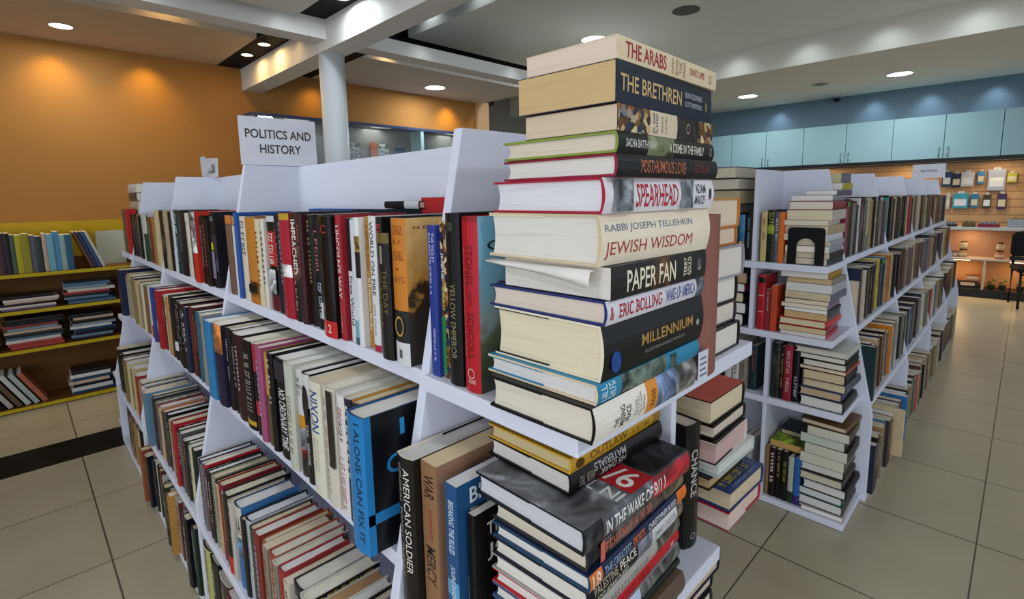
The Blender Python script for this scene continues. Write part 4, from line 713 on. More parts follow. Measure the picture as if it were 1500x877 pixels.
items = fill(2.815, 3.55, thicken([(.07, .21, '#9a7a58', 'tan hardback', {}), (.07, .222, '#8a2a22', 'brick red hardback', {}), (.07, .23, '#b8a478', 'straw hardback', {}), (.07, .232, '#c8b88c', 'cream hardback', {}), (.07, .228, '#7a6a48', 'khaki hardback', {}), (.07, .235, '#3a3428', 'dark olive hardback', {}), (.08, .24, '#1f3a2c', 'dark green hardback', {})], 13, 0.222))
row_along_y(T3, 'far bay', .345, .345, items, MG[2])
# lowest shelf
T4 = 'lowest politics shelf'
items = fill(1.30, 1.822, [(.05, .22, '#d0ccc4', 'cream hardback', {}), (.05, .22, '#c8c4ba', 'pale grey hardback', {}), (.05, .225, '#6a1820', 'dark red hardback', dict(front='#7a1c24')), (.06, .225, '#4a3428', 'chocolate hardback', dict(front='#5a4434')), (.05, .24, '#2a2a2a', 'black hardback with white pages', dict(pages='#d8d4cc')), (.05, .245, '#b4b46a', 'pale olive hardback', dict(flap='#1c1c1c'))])
row_along_y(T4, 'front bay', .335, .03, items, MG[3])
items = fill(1.852, 2.783, thicken([(.05, .235, '#b0742c', 'orange-brown hardback', dict(flap='#1c1c1c')), (.05, .25, '#1d3c38', 'dark teal hardback', {}), (.07, .26, '#171b26', 'tall black hardback', dict(dx=-.015)), (.05, .24, '#3a3c44', 'slate hardback', dict(pages='#b8a4a0')), (.05, .235, '#2c3440', 'blue-grey hardback', dict(flap='#8c3428')), (.05, .235, '#8a8a90', 'grey hardback', {}), (.06, .24, '#a8702a', 'ochre hardback with a cream edge', dict(dx=-.02, front='#b88a4a')), (.06, .245, '#3c4c3a', 'green photo hardback', dict(dx=-.02, skind='photo')), (.05, .225, '#c0b8a4', 'cream hardback', {}), (.05, .225, '#a8a090', 'buff hardback', {}), (.05, .235, '#a05a30', 'rust hardback', dict(front='#b8a83a')), (.05, .232, '#26242a', 'black hardback', {}), (.05, .236, '#2a2c36', 'dark slate hardback', {}), (.06, .242, '#1c2032', 'navy hardback', dict(dx=-.02)), (.06, .246, '#8a4a28', 'copper brown hardback', dict(dx=-.03))], 27, 0.235))
row_along_y(T4, 'middle bay', .335, .03, items, MG[3])
items = fill(2.815, 3.45, thicken([(.08, .235, '#8a5a40', 'chestnut hardback', {}), (.08, .225, '#b8a068', 'straw hardback', {}), (.08, .22, '#c8b888', 'cream hardback', {}), (.08, .225, '#9a7a4c', 'tan hardback', {}), (.08, .235, '#7a6044', 'brown hardback', {}), (.08, .24, '#3a3a30', 'dark olive hardback', {})], 11, 0.23))
row_along_y(T4, 'far bay', .345, .03, items, MG[3])

# ------------------------------------------------------------------ the aisle unit: its near end
AG = 'books on the near end of the aisle unit'
def pile(x, y, z, n_deg, specs, where, group, wob=.008, yaw=3, start=1):
    n = len(specs)
    for k, (t, L, W, c, look, ex) in enumerate(specs):
        kw = dict(ex); kw.setdefault('pages', random.choice(PAGE_TONES)); dx = kw.pop('dx', 0); dn = kw.pop('down', False); yw = kw.pop('yaw', random.uniform(-yaw, yaw))
        s = bk(t, L, W, c, **kw)
        make_book(M_lie((x+dx+random.uniform(-wob, wob), y+random.uniform(-wob, wob), z), n_deg+yw, t, L, dn), s, fit_label(look, ORD[n-k], '', where), group)
        z += t+.0006
    return z
# top end shelf, aisle side: four standing, a pile behind a black bookend
def std(y_hi, y_lo, x, z, L, col, look, **kw):
    T = y_hi-y_lo-.001
    if 'titles' not in kw and 'spine' not in kw: kw['marks'] = auto_marks(col, T, L)
    stand((x, y_hi, z+.0006), 180, bk(T, L, .15, col, **kw), look, AG)
std(.800, .776, 2.30, 1.085, .215, '#c8b47a', 'pale yellow hardback standing by the white divider, top end shelf of the aisle unit', soft=True)
std(.775, .746, 2.30, 1.085, .222, '#27331f', 'black and green hardback second from the divider, top end shelf of the aisle unit', spine=[(0, .3, '#1d2218'), (.3, .45, '#8a9a2a'), (.45, 1, '#2a3a22', 'smoke')], titles=[('~7', .05, .4, .2, .8, '#a8b83a')])
std(.745, .728, 2.30, 1.085, .215, '#5a5c66', 'thin grey hardback third from the divider, top end shelf of the aisle unit')
std(.727, .706, 2.295, 1.085, .212, '#d8702a', 'orange paperback next to the bookend pile, top end shelf of the aisle unit', soft=True, titles=[])
pile(2.305, .545, 1.0855, -90, [(.026, .22, .165, '#3a4450', 'slate paperback', S_), (.024, .22, .165, '#2a2e34', 'black paperback', S_), (.026, .22, .16, '#8a93a0', 'grey-blue paperback', S_), (.020, .22, .155, '#9aa0a8', 'light grey paperback', S_), (.026, .215, .165, '#c8ccd0', 'white paperback', S_), (.036, .22, .16, '#a89a7a', 'buff paperback with gold lettering', S_), (.02, .21, .16, '#b8b8b0', 'pale paperback', S_), (.04, .215, .165, '#b8b4ac', 'stone paperback', dict(soft=True, pages='#dccfae')), (.036, .20, .165, '#7a2030', 'cream-paged hardback with a dark red spine', dict(dx=.02, pages='#e2d8c4')), (.022, .20, .15, '#7a8894', 'thin blue-grey paperback', dict(soft=True, dx=.02)), (.018, .15, .11, '#3a4c5c', 'small dark paperback', dict(soft=True, dx=.04))], 'the bookend pile', AG)
t = thing('bookend', 'black metal bookend with an arched cut-out in front of the pile, aisle unit', 'bookend', (2.2925, .622, 1.0855))
out = [(-.068, 0), (-.068, .138), (-.065, .148), (-.057, .152), (.057, .152), (.065, .148), (.068, .138), (.068, 0), (.034, 0), (.034, .078)] + [(.034*math.cos(a), .078+.030*math.sin(a)) for a in [PI*k/8 for k in range(1, 8)]] + [(-.034, .078), (-.034, 0)]
m = MB(); m.prism(out, 'x', -.0015, .0015); m.build('upright_plate', BLACK, t)
m = MB(); m.box((-.004, -.066, -.0004), (.0, .066, .0018)); m.build('base_plate', BLACK, t)
# top end shelf, other side: pile rising above the unit
pile(2.305, .915, 1.0855, -90, [(.038, .2, .16, '#3a3a40', 'charcoal hardback', {}), (.038, .2, .16, '#8a6a48', 'brown hardback', dict(pages='#b08a5c')), (.046, .2, .16, '#4a5a54', 'grey-green hardback', {}), (.046, .2, .16, '#5a6a60', 'sage hardback', {}), (.036, .2, .16, '#1e1e22', 'black hardback', dict(pages='#c8b48c')), (.040, .2, .16, '#6a6e70', 'grey hardback', {})], 'the pile under three wide books on the aisle unit', AG)
z = 1.0855+.244+6*.0006
for k, (t_, L_, W_, y0, c, pg, look) in enumerate([(.062, .22, .20, .888, '#4a463e', '#b8a888', 'very thick hardback with yellowed pages, lowest of three wide books above the aisle unit'), (.050, .24, .22, .892, '#20242a', '#cfc8b4', 'thick black hardback with pale pages, middle of three wide books above the aisle unit'), (.050, .25, .24, .905, '#3a3630', '#d0c8b0', 'wide hardback with cream pages, topmost book above the aisle unit')]):
    make_book(M_lie((2.295-.008*k+L_, y0+W_, z), 90, t_, L_), bk(t_, L_, W_, c, pages=pg), look, AG); z += t_+.0006

std(.905, .880, 2.33, 1.085, .20, '#3a78a0', 'blue hardback with a sandy foot beside the divider, far half of the top end shelf', spine=[(0, .4, '#4a8ab4'), (.4, .6, '#2f74a8'), (.6, .85, '#b89a7c', 'smoke'), (.85, 1, '#2a70a8')])
std(.878, .845, 2.33, 1.085, .205, '#1c1c1c', 'black hardback with white lettering beside the divider, far half of the top end shelf')
# second end shelf
std(.800, .770, 2.30, .785, .24, '#b01c24', 'tall bright red hardback with a black head, second end shelf', spine=[(0, .04, '#b01c24'), (.04, .14, '#1c1a1c'), (.14, 1, '#b01c24')], titles=[('', .36, .38, .1, .9, '#d89a94', 'bar'), ('', .66, .68, .1, .9, '#d89a94', 'bar')])
std(.768, .748, 2.30, .785, .18, '#8a2a34', 'slim wine red paperback, second end shelf', soft=True)
std(.746, .720, 2.30, .785, .20, '#c04a2a', 'orange-red paperback, second end shelf', soft=True)
pile(2.300, .528, .7855, -90, [(.018, .2, .17, '#b02a34', 'white-edged paperback with a red spine', dict(soft=True, pages='#d8d6d0')), (.022, .215, .175, '#8a2430', 'paperback with a dark red spine', dict(soft=True, pages='#cdb890')), (.030, .225, .18, '#b82c24', 'red and orange hardback', dict(front='#c04a24', pages='#d8cca8')), (.030, .2, .16, '#3a3c44', 'dark paperback with tan pages', dict(soft=True, pages='#c8a878', dx=.01)), (.016, .19, .16, '#2a2a30', 'thin black paperback', S_), (.018, .2, .17, '#7a6478', 'dusty mauve paperback', S_), (.018, .19, .16, '#5a5468', 'grey-violet paperback', S_), (.030, .205, .17, '#5a6478', 'slate blue paperback', dict(soft=True, pages='#cdbb98')), (.036, .205, .17, '#a8acb0', 'silver grey paperback', dict(soft=True, pages='#d4d4cf')), (.022, .2, .165, '#8a8478', 'stone paperback', dict(soft=True, pages='#ccb288')), (.024, .21, .175, '#a8842a', 'ochre spined paperback with white pages', dict(soft=True, pages='#d6d4ca'))], 'the second end shelf pile', AG)
pile(2.305, .86, .7855, -90, [(.055, .21, .16, '#26262a', 'black hardback', {}), (.05, .21, .16, '#3a3a3c', 'charcoal hardback', {}), (.045, .21, .16, '#2a2c30', 'dark grey hardback', {}), (.04, .21, .16, '#6a2a44', 'hardback with a pink edge', {}), (.05, .21, .16, '#4a4038', 'brown hardback with tan pages', dict(pages='#b8a07c'))], 'the second end shelf pile past the divider', AG)
# third end shelf
std(.727, .694, 2.30, .49, .245, '#2a2c26', 'mottled black hardback by the divider, third end shelf', spine=[(0, 1, '#3a3c34', 'photo')])
std(.692, .680, 2.30, .49, .235, '#1c1c20', 'thin black paperback second from the divider, third end shelf', soft=True)
std(.678, .646, 2.298, .49, .245, '#8c1c30', 'crimson hardback with white lettering, third end shelf', titles=[('~12', .1, .85, .3, .7, '#d0a8a8')])
std(.645, .620, 2.305, .49, .225, '#1d2026', 'black hardback with white capitals, third end shelf', titles=[('~7', .5, .9, .3, .75, '#b8bcc4')])
std(.619, .600, 2.33, .49, .21, '#15161a', 'short black hardback next to the pile, third end shelf')
pile(2.300, .455, .4905, -90, [(.046, .215, .16, '#2a2a30', 'black hardback with white pages', dict(pages='#d6d2cc')), (.034, .21, .155, '#3c4668', 'slate blue hardback', dict(pages='#c0a684')), (.036, .21, .16, '#4a4e5a', 'dark grey hardback', dict(pages='#d4c6a4')), (.042, .205, .155, '#1e2024', 'black hardback', dict(pages='#cbb894')), (.014, .215, .165, '#a04a34', 'thin rust paperback', S_), (.028, .205, .16, '#222428', 'charcoal hardback', dict(pages='#d6cfc0')), (.024, .20, .17, '#1c2126', 'slim dark hardback', dict(pages='#d8d2c4')), (.022, .21, .19, '#c0c2b8', 'pale jacketed hardback', dict(pages='#cfc8b8'))], 'the third end shelf pile', AG)
std(.960, .935, 2.30, .49, .205, '#1a2226', 'black hardback with green lettering, third end shelf past the divider')
std(.930, .900, 2.30, .49, .225, '#c6c4bc', 'off-white hardback, third end shelf past the divider')
std(.895, .868, 2.30, .49, .225, '#c9c9c2', 'white hardback with grey capitals, third end shelf past the divider')
std(.865, .835, 2.31, .49, .225, '#8a8478', 'stone grey hardback, third end shelf past the divider')
std(.832, .800, 2.33, .49, .205, '#24404a', 'dark teal hardback, third end shelf past the divider')
# lowest end shelf
std(.733, .717, 2.30, .03, .23, '#8a6a40', 'khaki brown hardback by the divider, lowest end shelf', titles=[])
std(.716, .690, 2.30, .03, .228, '#3a1a20', 'dark maroon hardback second from the divider, lowest end shelf')
std(.688, .666, 2.30, .03, .228, '#1d1c1e', 'black paperback third from the divider, lowest end shelf', soft=True)
std(.664, .640, 2.30, .03, .228, '#1e2018', 'black hardback with yellow lettering, lowest end shelf', titles=[('~9', .2, .6, .3, .7, '#a8a03a')])
std(.638, .616, 2.30, .03, .215, '#2a4a3a', 'green hardback with a pale head, lowest end shelf', spine=[(0, .75, '#a8b0a4'), (.75, 1, '#2a4a34')])
std(.615, .590, 2.30, .03, .215, '#2a5a98', 'blue hardback next to the pile, lowest end shelf', spine=[(0, .8, '#2a62a4'), (.8, 1, '#3a2a6a')])
make_book(M_lie((2.315, .582, .2625), -90, .028, .17), bk(.028, .17, .14, '#b89a2a', front='#7a9a2a', fkind='smoke', pages='#c09a5c', soft=True), 'yellow and green paperback lying across the standing books, lowest end shelf', AG)
make_book(M_lie((2.40, .592, .2915), -90, .025, .14), bk(.025, .14, .12, '#141414', pages='#b8a88a'), 'small black hardback on the yellow and green paperback', AG)
pile(2.300, .430, .0305, -90, [(.022, .22, .16, '#a8a49c', 'thin grey hardback', {}), (.040, .225, .165, '#4a4c54', 'dark grey hardback', dict(pages='#d2d2ce')), (.034, .225, .17, '#2a5a60', 'teal edged hardback', dict(pages='#cfd0cb')), (.040, .22, .16, '#26262a', 'black hardback', dict(pages='#d4d2cc')), (.036, .22, .16, '#4a443a', 'olive hardback', dict(pages='#c8c0a8')), (.036, .22, .16, '#1e1e22', 'charcoal hardback', dict(pages='#d2cec6')), (.046, .21, .16, '#5a5446', 'khaki paperback', dict(soft=True, pages='#c9c9b4')), (.044, .21, .155, '#3a362c', 'dark olive paperback', dict(soft=True, pages='#c6c6b2')), (.040, .205, .16, '#4a4438', 'umber paperback', dict(soft=True, pages='#bcc4b6')), (.038, .20, .15, '#57503c', 'bronze paperback', dict(soft=True, pages='#c8c4b4')), (.020, .205, .17, '#6a4e2a', 'pinkish hardback', dict(pages='#ccb8a8'))], 'the lowest end shelf pile', AG)
std(.905, .885, 2.30, .03, .21, '#d8602a', 'orange paperback, lowest end shelf past the divider', soft=True)
std(.880, .855, 2.30, .03, .215, '#b4b8b8', 'pale grey hardback, lowest end shelf past the divider')
std(.850, .825, 2.30, .03, .22, '#a8acac', 'light grey hardback, lowest end shelf past the divider')
std(.820, .795, 2.31, .03, .225, '#9a9c9a', 'mid grey hardback, lowest end shelf past the divider')

# aisle side rows
F1, F2, F3, F4 = 'top aisle shelf', 'second aisle shelf', 'third aisle shelf', 'lowest aisle shelf'
FG = ['books on the top aisle shelf', 'books on the second aisle shelf', 'books on the third aisle shelf', 'books on the lowest aisle shelf']
def names(seq): return seq
P_ = dict(soft=True)
def q(t, L, c, look, ex=P_): return (t, L, c, look, ex)
bays = [(2.615, 3.53, 'first bay'), (3.56, 4.485, 'second bay'), (4.515, 5.485, 'third bay'), (5.515, 6.435, 'fourth bay')]
rows = {
 (0, 0): [q(.08, .25, '#7a1c30', 'dark red hardback with a green sticker', dict(titles=[('', .02, .08, .1, .9, '#2fa83a', 'bar')])), q(.06, .255, '#241c1e', 'black hardback'), q(.05, .25, '#4a2a26', 'brown hardback'), q(.045, .262, '#c8c8c2', 'white paperback'), q(.05, .258, '#1c1c20', 'black paperback'), q(.045, .25, '#6a7468', 'grey-green paperback'), q(.04, .256, '#b8aa80', 'straw paperback', dict(soft=True, spine=[(0, .7, '#b4a878'), (.7, 1, '#3a6a6c')])), q(.045, .256, '#cfc8b4', 'cream paperback'), q(.04, .25, '#a08a58', 'tan paperback'), q(.06, .262, '#cbbf9e', 'ivory hardback'), q(.055, .264, '#2a2c44', 'navy paperback'), q(.045, .26, '#c8c4b8', 'off-white paperback'), q(.05, .24, '#3a2420', 'brown-black paperback'), q(.05, .24, '#5a4a5a', 'plum paperback'), q(.05, .24, '#4a3a54', 'violet paperback')],
 (0, 1): [q(.07, .255, '#3a8a86', 'teal paperback with a green sticker'), q(.05, .26, '#22201e', 'black paperback'), q(.06, .258, '#a8743a', 'amber paperback'), q(.05, .256, '#c9b890', 'cream paperback'), q(.06, .26, '#2a3430', 'dark green paperback'), q(.05, .26, '#c8ccc8', 'white paperback'), q(.06, .255, '#20201e', 'charcoal hardback'), q(.06, .25, '#26241c', 'black hardback'), q(.06, .255, '#b8a888', 'buff paperback'), q(.07, .26, '#a01c28', 'bright red hardback'), q(.05, .255, '#7a2020', 'brick paperback')],
 (0, 2): [q(.08, .255, '#8a8a7c', 'stone paperback'), q(.08, .255, '#a8a890', 'pale olive paperback'), q(.06, .25, '#7a3a34', 'rust paperback'), q(.08, .258, '#3a7a90', 'sea blue paperback'), q(.07, .258, '#7a8a4a', 'moss paperback with a green sticker'), q(.08, .255, '#4a4a40', 'dark khaki paperback'), q(.07, .25, '#b8a47c', 'straw paperback')],
 (0, 3): [q(.1, .25, '#5a2a28', 'maroon hardback'), q(.09, .255, '#3a2424', 'brown-black hardback'), q(.1, .25, '#6a4a3a', 'chestnut hardback')],
 (1, 0): [q(.04, .2, '#c8b8a0', 'cream paperback'), q(.05, .21, '#6a2a4a', 'plum paperback'), q(.05, .215, '#c8cacc', 'white paperback'), q(.05, .215, '#3a2428', 'dark maroon paperback'), q(.06, .24, '#2a2a24', 'black hardback'), q(.07, .24, '#3a3c34', 'olive black hardback'), q(.055, .255, '#c0ac2a', 'bright yellow hardback'), q(.06, .245, '#1f3a4a', 'navy hardback with a green sticker', dict(titles=[('', .02, .09, .1, .9, '#2fb83a', 'bar')])), q(.06, .25, '#3a6a84', 'blue paperback'), q(.07, .255, '#b06a30', 'orange-brown paperback'), q(.06, .255, '#c8a058', 'golden paperback'), q(.06, .255, '#1f3068', 'royal blue hardback'), q(.05, .25, '#d0d0ca', 'ivory paperback'), q(.05, .245, '#26282a', 'charcoal paperback')],
 (1, 1): [q(.07, .24, '#2c2422', 'brown-black hardback'), q(.08, .235, '#b82a24', 'scarlet hardback'), q(.06, .24, '#7a5a30', 'bronze paperback'), q(.07, .24, '#6a4a58', 'mauve paperback'), q(.06, .245, '#8a7c60', 'khaki paperback'), q(.07, .245, '#a88c5a', 'tan paperback'), q(.06, .24, '#5a4a34', 'umber paperback')],
 (1, 2): [q(.08, .24, '#4a4a5c', 'slate hardback'), q(.08, .24, '#3a5478', 'denim blue hardback'), q(.08, .24, '#6a3a3c', 'rose brown hardback'), q(.08, .24, '#4a3440', 'plum hardback'), q(.08, .24, '#3a5a64', 'teal grey hardback')],
 (1, 3): [q(.1, .24, '#24344a', 'navy hardback'), q(.1, .24, '#8a8038', 'mustard paperback'), q(.1, .24, '#3a4a54', 'blue-grey hardback')],
 (2, 0): [q(.11, .245, '#1f3c42', 'large dark teal hardback with a green sticker', dict(dx=-.02, titles=[('', .15, .22, .5, .9, '#2fd04a', 'bar')])), q(.05, .25, '#b89a74', 'tan hardback'), q(.06, .245, '#5a3a28', 'chocolate hardback'), q(.06, .245, '#a8682c', 'amber hardback'), q(.07, .25, '#c87828', 'orange hardback with a bright sticker'), q(.06, .24, '#7a6a58', 'taupe hardback'), q(.06, .245, '#b4b4b4', 'pale grey hardback'), q(.06, .24, '#26281e', 'dark olive hardback'), q(.06, .24, '#3a2c2a', 'brown-black hardback')],
 (2, 1): [q(.06, .225, '#a82c30', 'red paperback'), q(.08, .23, '#2a6a98', 'sky blue hardback'), q(.08, .235, '#8a7c78', 'stone pink hardback'), q(.07, .24, '#9a9c94', 'pale grey paperback'), q(.07, .24, '#c4c6bc', 'ivory paperback'), q(.07, .24, '#6a6a54', 'olive paperback')],
 (2, 2): [q(.09, .235, '#8a2a38', 'wine paperback'), q(.08, .235, '#2a4a8a', 'cobalt paperback'), q(.08, .235, '#a8925a', 'straw paperback'), q(.08, .235, '#2a2420', 'black hardback'), q(.08, .235, '#6a3034', 'maroon paperback')],
 (2, 3): [q(.12, .23, '#4a3a34', 'brown hardback'), q(.12, .23, '#6a6a58', 'moss grey hardback')],
 (3, 0): [q(.05, .23, '#2a3044', 'navy paperback'), q(.05, .235, '#1e1e20', 'black paperback'), q(.05, .24, '#9a7a58', 'tan paperback'), q(.06, .25, '#3a6a84', 'blue hardback'), q(.05, .235, '#2c2a2a', 'charcoal hardback'), q(.05, .23, '#b89878', 'peach paperback'), q(.07, .245, '#c8b890', 'cream hardback sticking out', dict(dx=-.04)), q(.05, .235, '#7a5a44', 'brown paperback'), q(.05, .24, '#5a3a4a', 'plum hardback with a green sticker'), q(.06, .25, '#2f6ea4', 'bright blue hardback', dict(dx=-.02)), q(.05, .235, '#3a3430', 'umber hardback'), q(.06, .24, '#6a6a5a', 'olive grey hardback')],
 (3, 1): [q(.06, .24, '#a8a890', 'pale olive hardback'), q(.06, .235, '#7a8070', 'sage hardback'), q(.06, .23, '#b01c2a', 'red paperback'), q(.07, .24, '#5a3a34', 'chestnut hardback'), q(.07, .24, '#8a6a58', 'clay hardback'), q(.07, .24, '#a89a88', 'beige hardback'), q(.07, .24, '#4a4640', 'dark taupe hardback')],
 (3, 2): [q(.1, .235, '#5a4a34', 'bronze hardback'), q(.1, .235, '#a0967a', 'straw hardback'), q(.1, .235, '#3a3a34', 'dark olive hardback'), q(.1, .235, '#6a4034', 'rust hardback')],
 (3, 3): [q(.15, .23, '#3a3c38', 'charcoal hardback'), q(.15, .23, '#7a705c', 'khaki hardback')],
}
yf = [.562, .500, .432, .390]
fillers = [('#2a2422', 'dark brown'), ('#a89878', 'buff'), ('#1e1f22', 'black'), ('#6a5a4a', 'brown'), ('#3a3f48', 'slate'), ('#b8b0a0', 'pale'), ('#5a3430', 'russet'), ('#3a4438', 'dark green'), ('#8a7a5c', 'khaki'), ('#24304a', 'navy'), ('#c4bca8', 'cream'), ('#4a3a40', 'plum brown'), ('#707468', 'grey-green')]
def densify(specs, n, hgt):
    out = []; extra = max(0, n-len(specs)); base = extra//len(specs); rem = extra % len(specs); c = random.randint(0, 12)
    for k, sp in enumerate(specs):
        out.append((random.uniform(.028, .046), sp[1], sp[2], sp[3], sp[4]))
        for j in range(base+(1 if k < rem else 0)):
            h_, nm = fillers[c % 13]; c += random.choice((1, 2, 5)); out.append((random.uniform(.022, .044), hgt+random.uniform(-.02, .018), h_, nm+' paperback', P_))
    return out
ROWN = {0: [26, 22, 14, 6], 1: [24, 20, 12, 5], 2: [24, 18, 8, 5], 3: [26, 18, 8, 4]}
for (lv, b), specs in rows.items():
    row_along_x((F1, F2, F3, F4)[lv], bays[b][2], yf[lv], RL[lv], fill(bays[b][0], bays[b][1], densify(specs, ROWN[lv][b], (.25, .242, .238, .235)[lv])), FG[lv])
pile(2.70, .60, 1.0855+.275, -90, [(.028, .16, .11, '#5a4a74', 'violet paperback', S_), (.030, .15, .10, '#a8a030', 'mustard paperback', S_), (.045, .16, .12, '#5a6a78', 'thick grey paperback with yellow pages', dict(soft=True, pages='#c8c090'))], 'the small pile on the dark red book', AG)

# ------------------------------------------------------------------ yellow bookshelf on the orange wall
YX0, YX1, YF, YB = -0.95, 0.64, 4.64, 4.945
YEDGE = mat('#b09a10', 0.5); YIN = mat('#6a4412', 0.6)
t = thing('yellow_bookshelf', 'low yellow bookshelf against the orange wall, full of picture books', 'bookshelf', (0, 0, 0))
for x in (YX0, YX1-.02):
    m = MB(); m.box((x, YF+.004, 0), (x+.02, YB, 1.0)); m.build('side_panel', YIN, t, bevel=.002)
for z in (.928, .684, .419, .03):
    m = MB(); m.box((YX0+.021, YF+.006, z-.02), (YX1-.021, YB-.012, z)); m.build('shelf_board', YIN, t)
    m = MB(); m.box((YX0+.001, YF-.004, z-.022), (YX1-.001, YF+.0035, z+.001)); m.build('shelf_edge', YEDGE, t, bevel=.001)
m = MB(); m.box((YX0, YB-.011, 0), (YX1, YB, 1.0)); m.build('back_board', YIN, t)
m = MB(); m.box((YX0, YB-.011, 1.001), (YX1+.2, YB, 1.262)); m.build('back_board', mat('#b8960c', 0.5), t)
YG = ['picture books standing on the yellow bookshelf', 'magazines piled on the yellow bookshelf']
def picture_book(P, n, T, L, W, col, label, tilt=0, front=None, lie=False, spine=None):
    M = M_lie(P, n, T, L) if lie else M_stand(P, n, tilt)
    s = bk(T, L, W, col, soft=True, front=front, spine=spine, pages='#d8d4c8')
    o = make_book(M, s, label, YG[1] if lie else YG[0]); o.name = 'magazine' if lie else 'picture_book'; o['category'] = 'magazine' if lie else 'picture book'
    return o
seq = [('#3a2a20', 'dark brown'), ('#6a5a44', 'khaki'), ('#5a8a6a', 'pale green'), ('#2f6a3a', 'leaf green'), ('#b8c4b0', 'mint white'), ('#2a6aa0', 'blue'), ('#8a1c30', 'crimson'), ('#7a1828', 'dark red'), ('#b84a6a', 'rose pink'), ('#6a2030', 'wine'), ('#7a4a38', 'copper'), ('#4a2a34', 'plum'), ('#1c2028', 'black'), ('#4a5a48', 'olive'), ('#a8a01c', 'bright yellow'), ('#8a8420', 'mustard'), ('#5a5c6a', 'grey'), ('#3a4a48', 'dark green'), ('#b8a08c', 'peach'), ('#6aa0b4', 'pale blue'), ('#4a8ab0', 'sky blue'), ('#8aa4a0', 'sage'), ('#2a5a78', 'teal blue'), ('#7a2c2c', 'brick')]
x = -.42
for k, (c, nm) in enumerate(seq):
    T = random.uniform(.022, .040); L = random.uniform(.235, .275)
    if x+T > .315: break
    picture_book((x, YF+.03+random.uniform(0, .02), .9294), -90, T-.001, L, .2, c, '%s picture book, %s along the top of the yellow bookshelf' % (nm, ORD[k+1]))
    x += T
for k, (c, nm) in enumerate([('#5a3a2a', 'brown'), ('#24345a', 'navy'), ('#3a4a70', 'blue-grey'), ('#b0b4ac', 'white')]):
    a = math.radians(-18); T = .016
    picture_book((.345+.021*k+x-.315+.06, YF+.04, .9294), -90, T, .27, .2, c, '%s picture book leaning over, %s of four on the yellow bookshelf' % (nm, ORD[k+1]), tilt=a)
picture_book((.435, YF+.262, .9294), 180, .014, .25, .17, '#c0c8bc', 'pale picture book facing out at the far corner of the yellow bookshelf', front='#b4bcae')
pc = ['#3a4a5a', '#8a3a3a', '#c8c0b8', '#24405a', '#6a5a7a', '#b8a48c', '#1c2434', '#4a6a80', '#a03a34', '#2a2a30', '#7a8a94', '#c0c4c4', '#3a3430', '#5a7a8a']
pn = ['slate', 'red', 'white', 'navy', 'violet', 'buff', 'dark blue', 'blue', 'scarlet', 'black', 'grey-blue', 'pale grey', 'brown', 'steel blue']
def mag_pile(x0, z, w, cols, tmin, tmax, where):
    n = len(cols)
    for k, ci in enumerate(cols):
        T = random.uniform(tmin, tmax); yaw = random.uniform(-3, 3)
        picture_book((x0+random.uniform(0, .03), YF+.035+random.uniform(0, .015), z), -90+yaw, T, w-random.uniform(0, .04), .2, pc[ci], '%s magazine, %s from the top of the %s' % (pn[ci], ORD[n-k], where), lie=True)
        z += T+.0006
mag_pile(-.44, .6855, .29, [0, 5, 8, 2, 9, 3, 12], .013, .019, 'first pile on the second yellow shelf')
mag_pile(-.12, .6855, .29, [4, 2, 12, 5, 2, 9], .010, .018, 'middle pile on the second yellow shelf')
mag_pile(.20, .6855, .27, [7, 3, 13, 6, 8, 2, 10, 7], .014, .021, 'last pile on the second yellow shelf')
mag_pile(-.44, .4205, .29, [8, 2, 6, 0, 5, 1, 3], .010, .018, 'first pile on the third yellow shelf')
mag_pile(-.12, .4205, .29, [8, 8, 2, 7, 9, 5, 10, 1, 6, 12], .016, .023, 'middle pile on the third yellow shelf')
mag_pile(.21, .4205, .26, [9, 13, 6, 3, 11, 10, 12, 5, 9], .017, .025, 'last pile on the third yellow shelf')
mag_pile(.16, .0315, .26, [3, 11, 6, 5, 3, 11, 9], .019, .027, 'pile on the lowest yellow shelf')
for k, (c, nm) in enumerate([('#8a98a4', 'pale blue'), ('#6a6a80', 'grey violet'), ('#5a2040', 'burgundy'), ('#2a2450', 'indigo'), ('#1e1c30', 'dark navy'), ('#a8a098', 'stone'), ('#5a4a34', 'brown'), ('#b4b8b4', 'white'), ('#9aa8a4', 'grey-green'), ('#a05a44', 'terracotta')]):
    T = .026; a = math.radians(-27)
    picture_book((-.36+.043*k, YF+.03, .0318), -90, T, .25, .2, c, '%s picture book leaning over, %s along the lowest yellow shelf' % (nm, ORD[k+1]), tilt=a)

# ------------------------------------------------------------------ glass display case on the orange wall
t = thing('display_case', 'long grey wall display case with glass front behind the pillar', 'display case', (0, 0, 0))
m = MB(); m.box((1.55, 4.925, 1.62), (4.22, 4.945, 2.13)); m.build('back_panel', mat('#8a8c8a', 0.6), t)
for x in (1.95, 2.8, 3.75): area('case_fill', (x, 4.80, 2.11), .3, 1.0, (1, .95, .88))  # added to brighten the case; no lamp is fitted inside it
for nm, a, b, c in (('top_board', (1.55, 4.72, 2.115), (4.22, 4.924, 2.14), '#3c4a6a'), ('shelf_board', (1.55, 4.74, 1.70), (4.22, 4.924, 1.72), '#8a8c8a'), ('bottom_board', (1.55, 4.72, 1.60), (4.22, 4.924, 1.62), '#5a5c5c'),
                    ('side_panel', (1.55, 4.72, 1.621), (1.575, 4.924, 2.114), '#7a7c7c'), ('side_panel', (4.195, 4.72, 1.621), (4.22, 4.924, 2.114), '#7a7c7c'), ('divider', (3.28, 4.725, 1.721), (3.32, 4.924, 2.114), '#a8c4c8'), ('divider', (2.28, 4.725, 1.721), (2.31, 4.924, 2.114), '#8a8c8a')):
    m = MB(); m.box(a, b); m.build(nm, mat(c, 0.45), t)
gl = bpy.data.materials.new('case_glass'); gl.use_nodes = True; nt = gl.node_tree; nt.nodes.clear()
